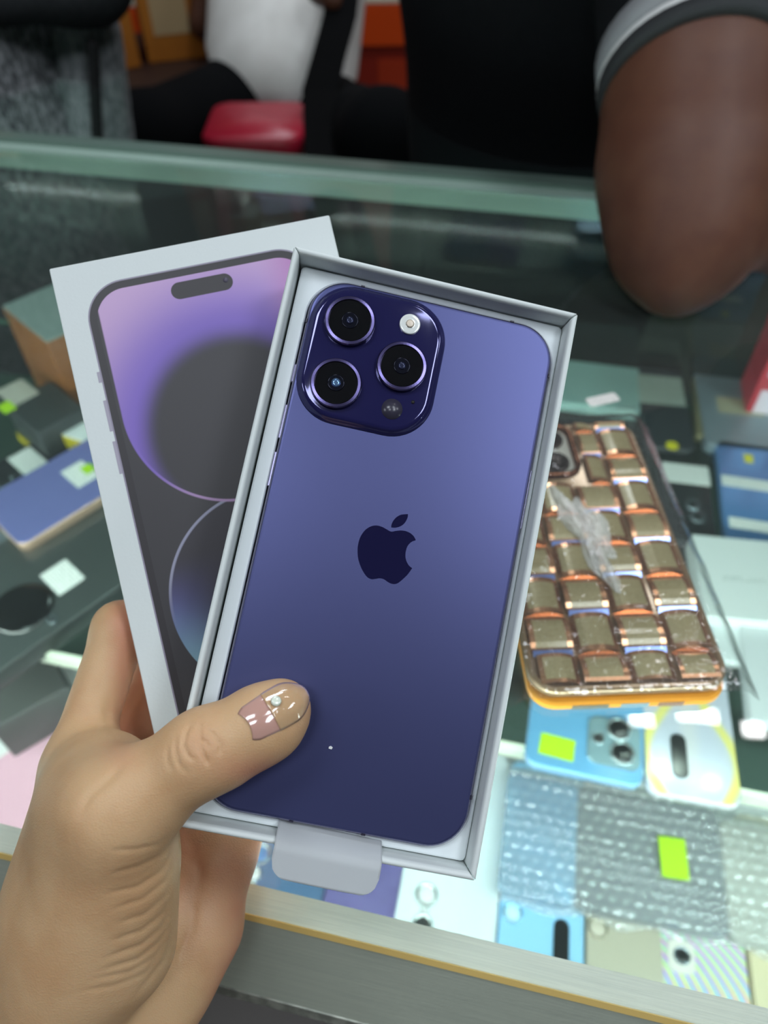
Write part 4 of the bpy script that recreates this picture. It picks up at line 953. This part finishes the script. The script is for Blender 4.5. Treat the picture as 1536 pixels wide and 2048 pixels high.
# red stool
sc_ = at(512, 238, 1.48)
st = thing('plastic_stool', 'red plastic stool between the knees of the seated person', 'stool', Matrix.Translation((sc_[0], sc_[1], 0)))
redp = mat('red_plastic', 'b01e36', .35)
hz_ = sc_[2]
slab('seat', .20, .20, .04, [(.01, hz_-.045), (0, hz_-.035), (0, hz_-.008), (.006, hz_)], redp, st, 0, 0, 6, True)
for sx in (-1, 1):
    for sy in (-1, 1):
        v, f = loft([[(sx*.11+a, sy*.11+b, 0) for a, b in rrect(.026, .026, .006, 3)], [(sx*.07+a, sy*.07+b, hz_-.04) for a, b in rrect(.03, .03, .008, 3)]]); mesh('leg', v, f, redp, st, True)
box('stretcher', -.08, .08, -.095, -.085, hz_*.45, hz_*.45+.03, redp, st); box('stretcher', -.08, .08, .085, .095, hz_*.45, hz_*.45+.03, redp, st)
# cartons on a low table behind the heather-grey person
pc = at(262, 190, 1.75)
tb = thing('low_table', 'low dark table carrying the orange cartons', 'table', rot_z((pc[0]-.06, pc[1]+.2, 0), .1))
box('tabletop', -.28, .22, -.22, .30, pc[2]-.03, pc[2], mat('dark_wood', '2b1810', .5), tb, .004)
for sx in (-.27, .17):
    for sy in (-.18, .22): box('leg', sx, sx+.04, sy, sy+.04, 0, pc[2]-.0305, MATS['dark_wood'], tb)
oc = mat('orange_carton', 'b06a18', .6, col2='96560f', nscale=8); kraft = mat('kraft_patch', 'b59a72', .7)
for k, (dx, dy, w_, h_, a_, lb_) in enumerate(((-.06, .02, .16, .17, .5, 'orange carton with kraft labels at the table edge'), (.12, .10, .15, .30, .2, 'taller orange carton with a kraft label behind the other'))):
    t = thing('orange_carton', lb_, 'carton', tb.matrix_world @ Matrix.Translation((dx, dy, pc[2]+.0005)) @ Matrix.Rotation(a_, 4, 'Z'), 'orange cartons on the low table')
    box('carton', -w_/2, w_/2, -.07, .07, 0, h_, oc, t, .003)
    for q in (.2, .62): box('kraft_label', -w_*.32, w_*.28, -.0712, -.0702, h_*q, h_*(q+.28), kraft, t)
# orange-red stall counter across the aisle
zc_ = .62
sk = thing('stall_counter', 'orange-red stall counter with a lit glass top across the aisle', 'counter', Matrix.Translation((.2, 2.75, 0)))
orr = mat('orange_red_paint', 'd2480e', .4); drk = mat('deep_red_paint', '8a1f0c', .5)
box('front_panel', -1.6, 1.6, 0, .02, .0005, zc_-.12, drk, sk); box('front_band', -1.6, 1.6, -.015, .02, zc_-.1195, zc_-.002, orr, sk, .003)
box('side_panel', -1.6, -1.58, .0205, .5, .0005, zc_-.003, drk, sk); box('side_panel', 1.58, 1.6, .0205, .5, .0005, zc_-.003, drk, sk)
box('top_board', -1.6, 1.6, -.015, .5, zc_-.0015, zc_+.015, mat('pale_top', 'd9d6c0', .3), sk, .002)
v, f = loft([[(-.2, -.005, zc_-.16), (-.2, -.005, zc_-.46), (-.2, .0, zc_-.46), (-.2, .0, zc_-.16)], [(.95, -.005, zc_-.16), (.95, -.005, zc_-.3), (.95, .0, zc_-.3), (.95, .0, zc_-.16)]]); mesh('kick_panel', v, f, mat('red_panel', 'a83212', .45), sk)
for k, (x, w_, c_, lb_) in enumerate(((-.02, .10, 'f0e9b0', 'yellow-white self-glowing tray at the near end of the stall top'), (.14, .13, 'e8ece8', 'white self-glowing tray beside the yellow-white tray'))):
    t = thing('display_tray', lb_, 'tray', Matrix.Translation((.2+x, 2.76, zc_+.0155)), 'self-glowing trays on the stall counter')
    box('tray', -w_/2, w_/2, 0, .14, 0, .02, mat('tray_'+c_, c_, .3, emit=.8), t, .003); box('yellow_rim', -w_/2, w_/2, -.006, -.0005, 0, .012, mat('tray_rim', 'e0a81c', .4), t)  # brightness put into the tray material as a glow, no lamp there
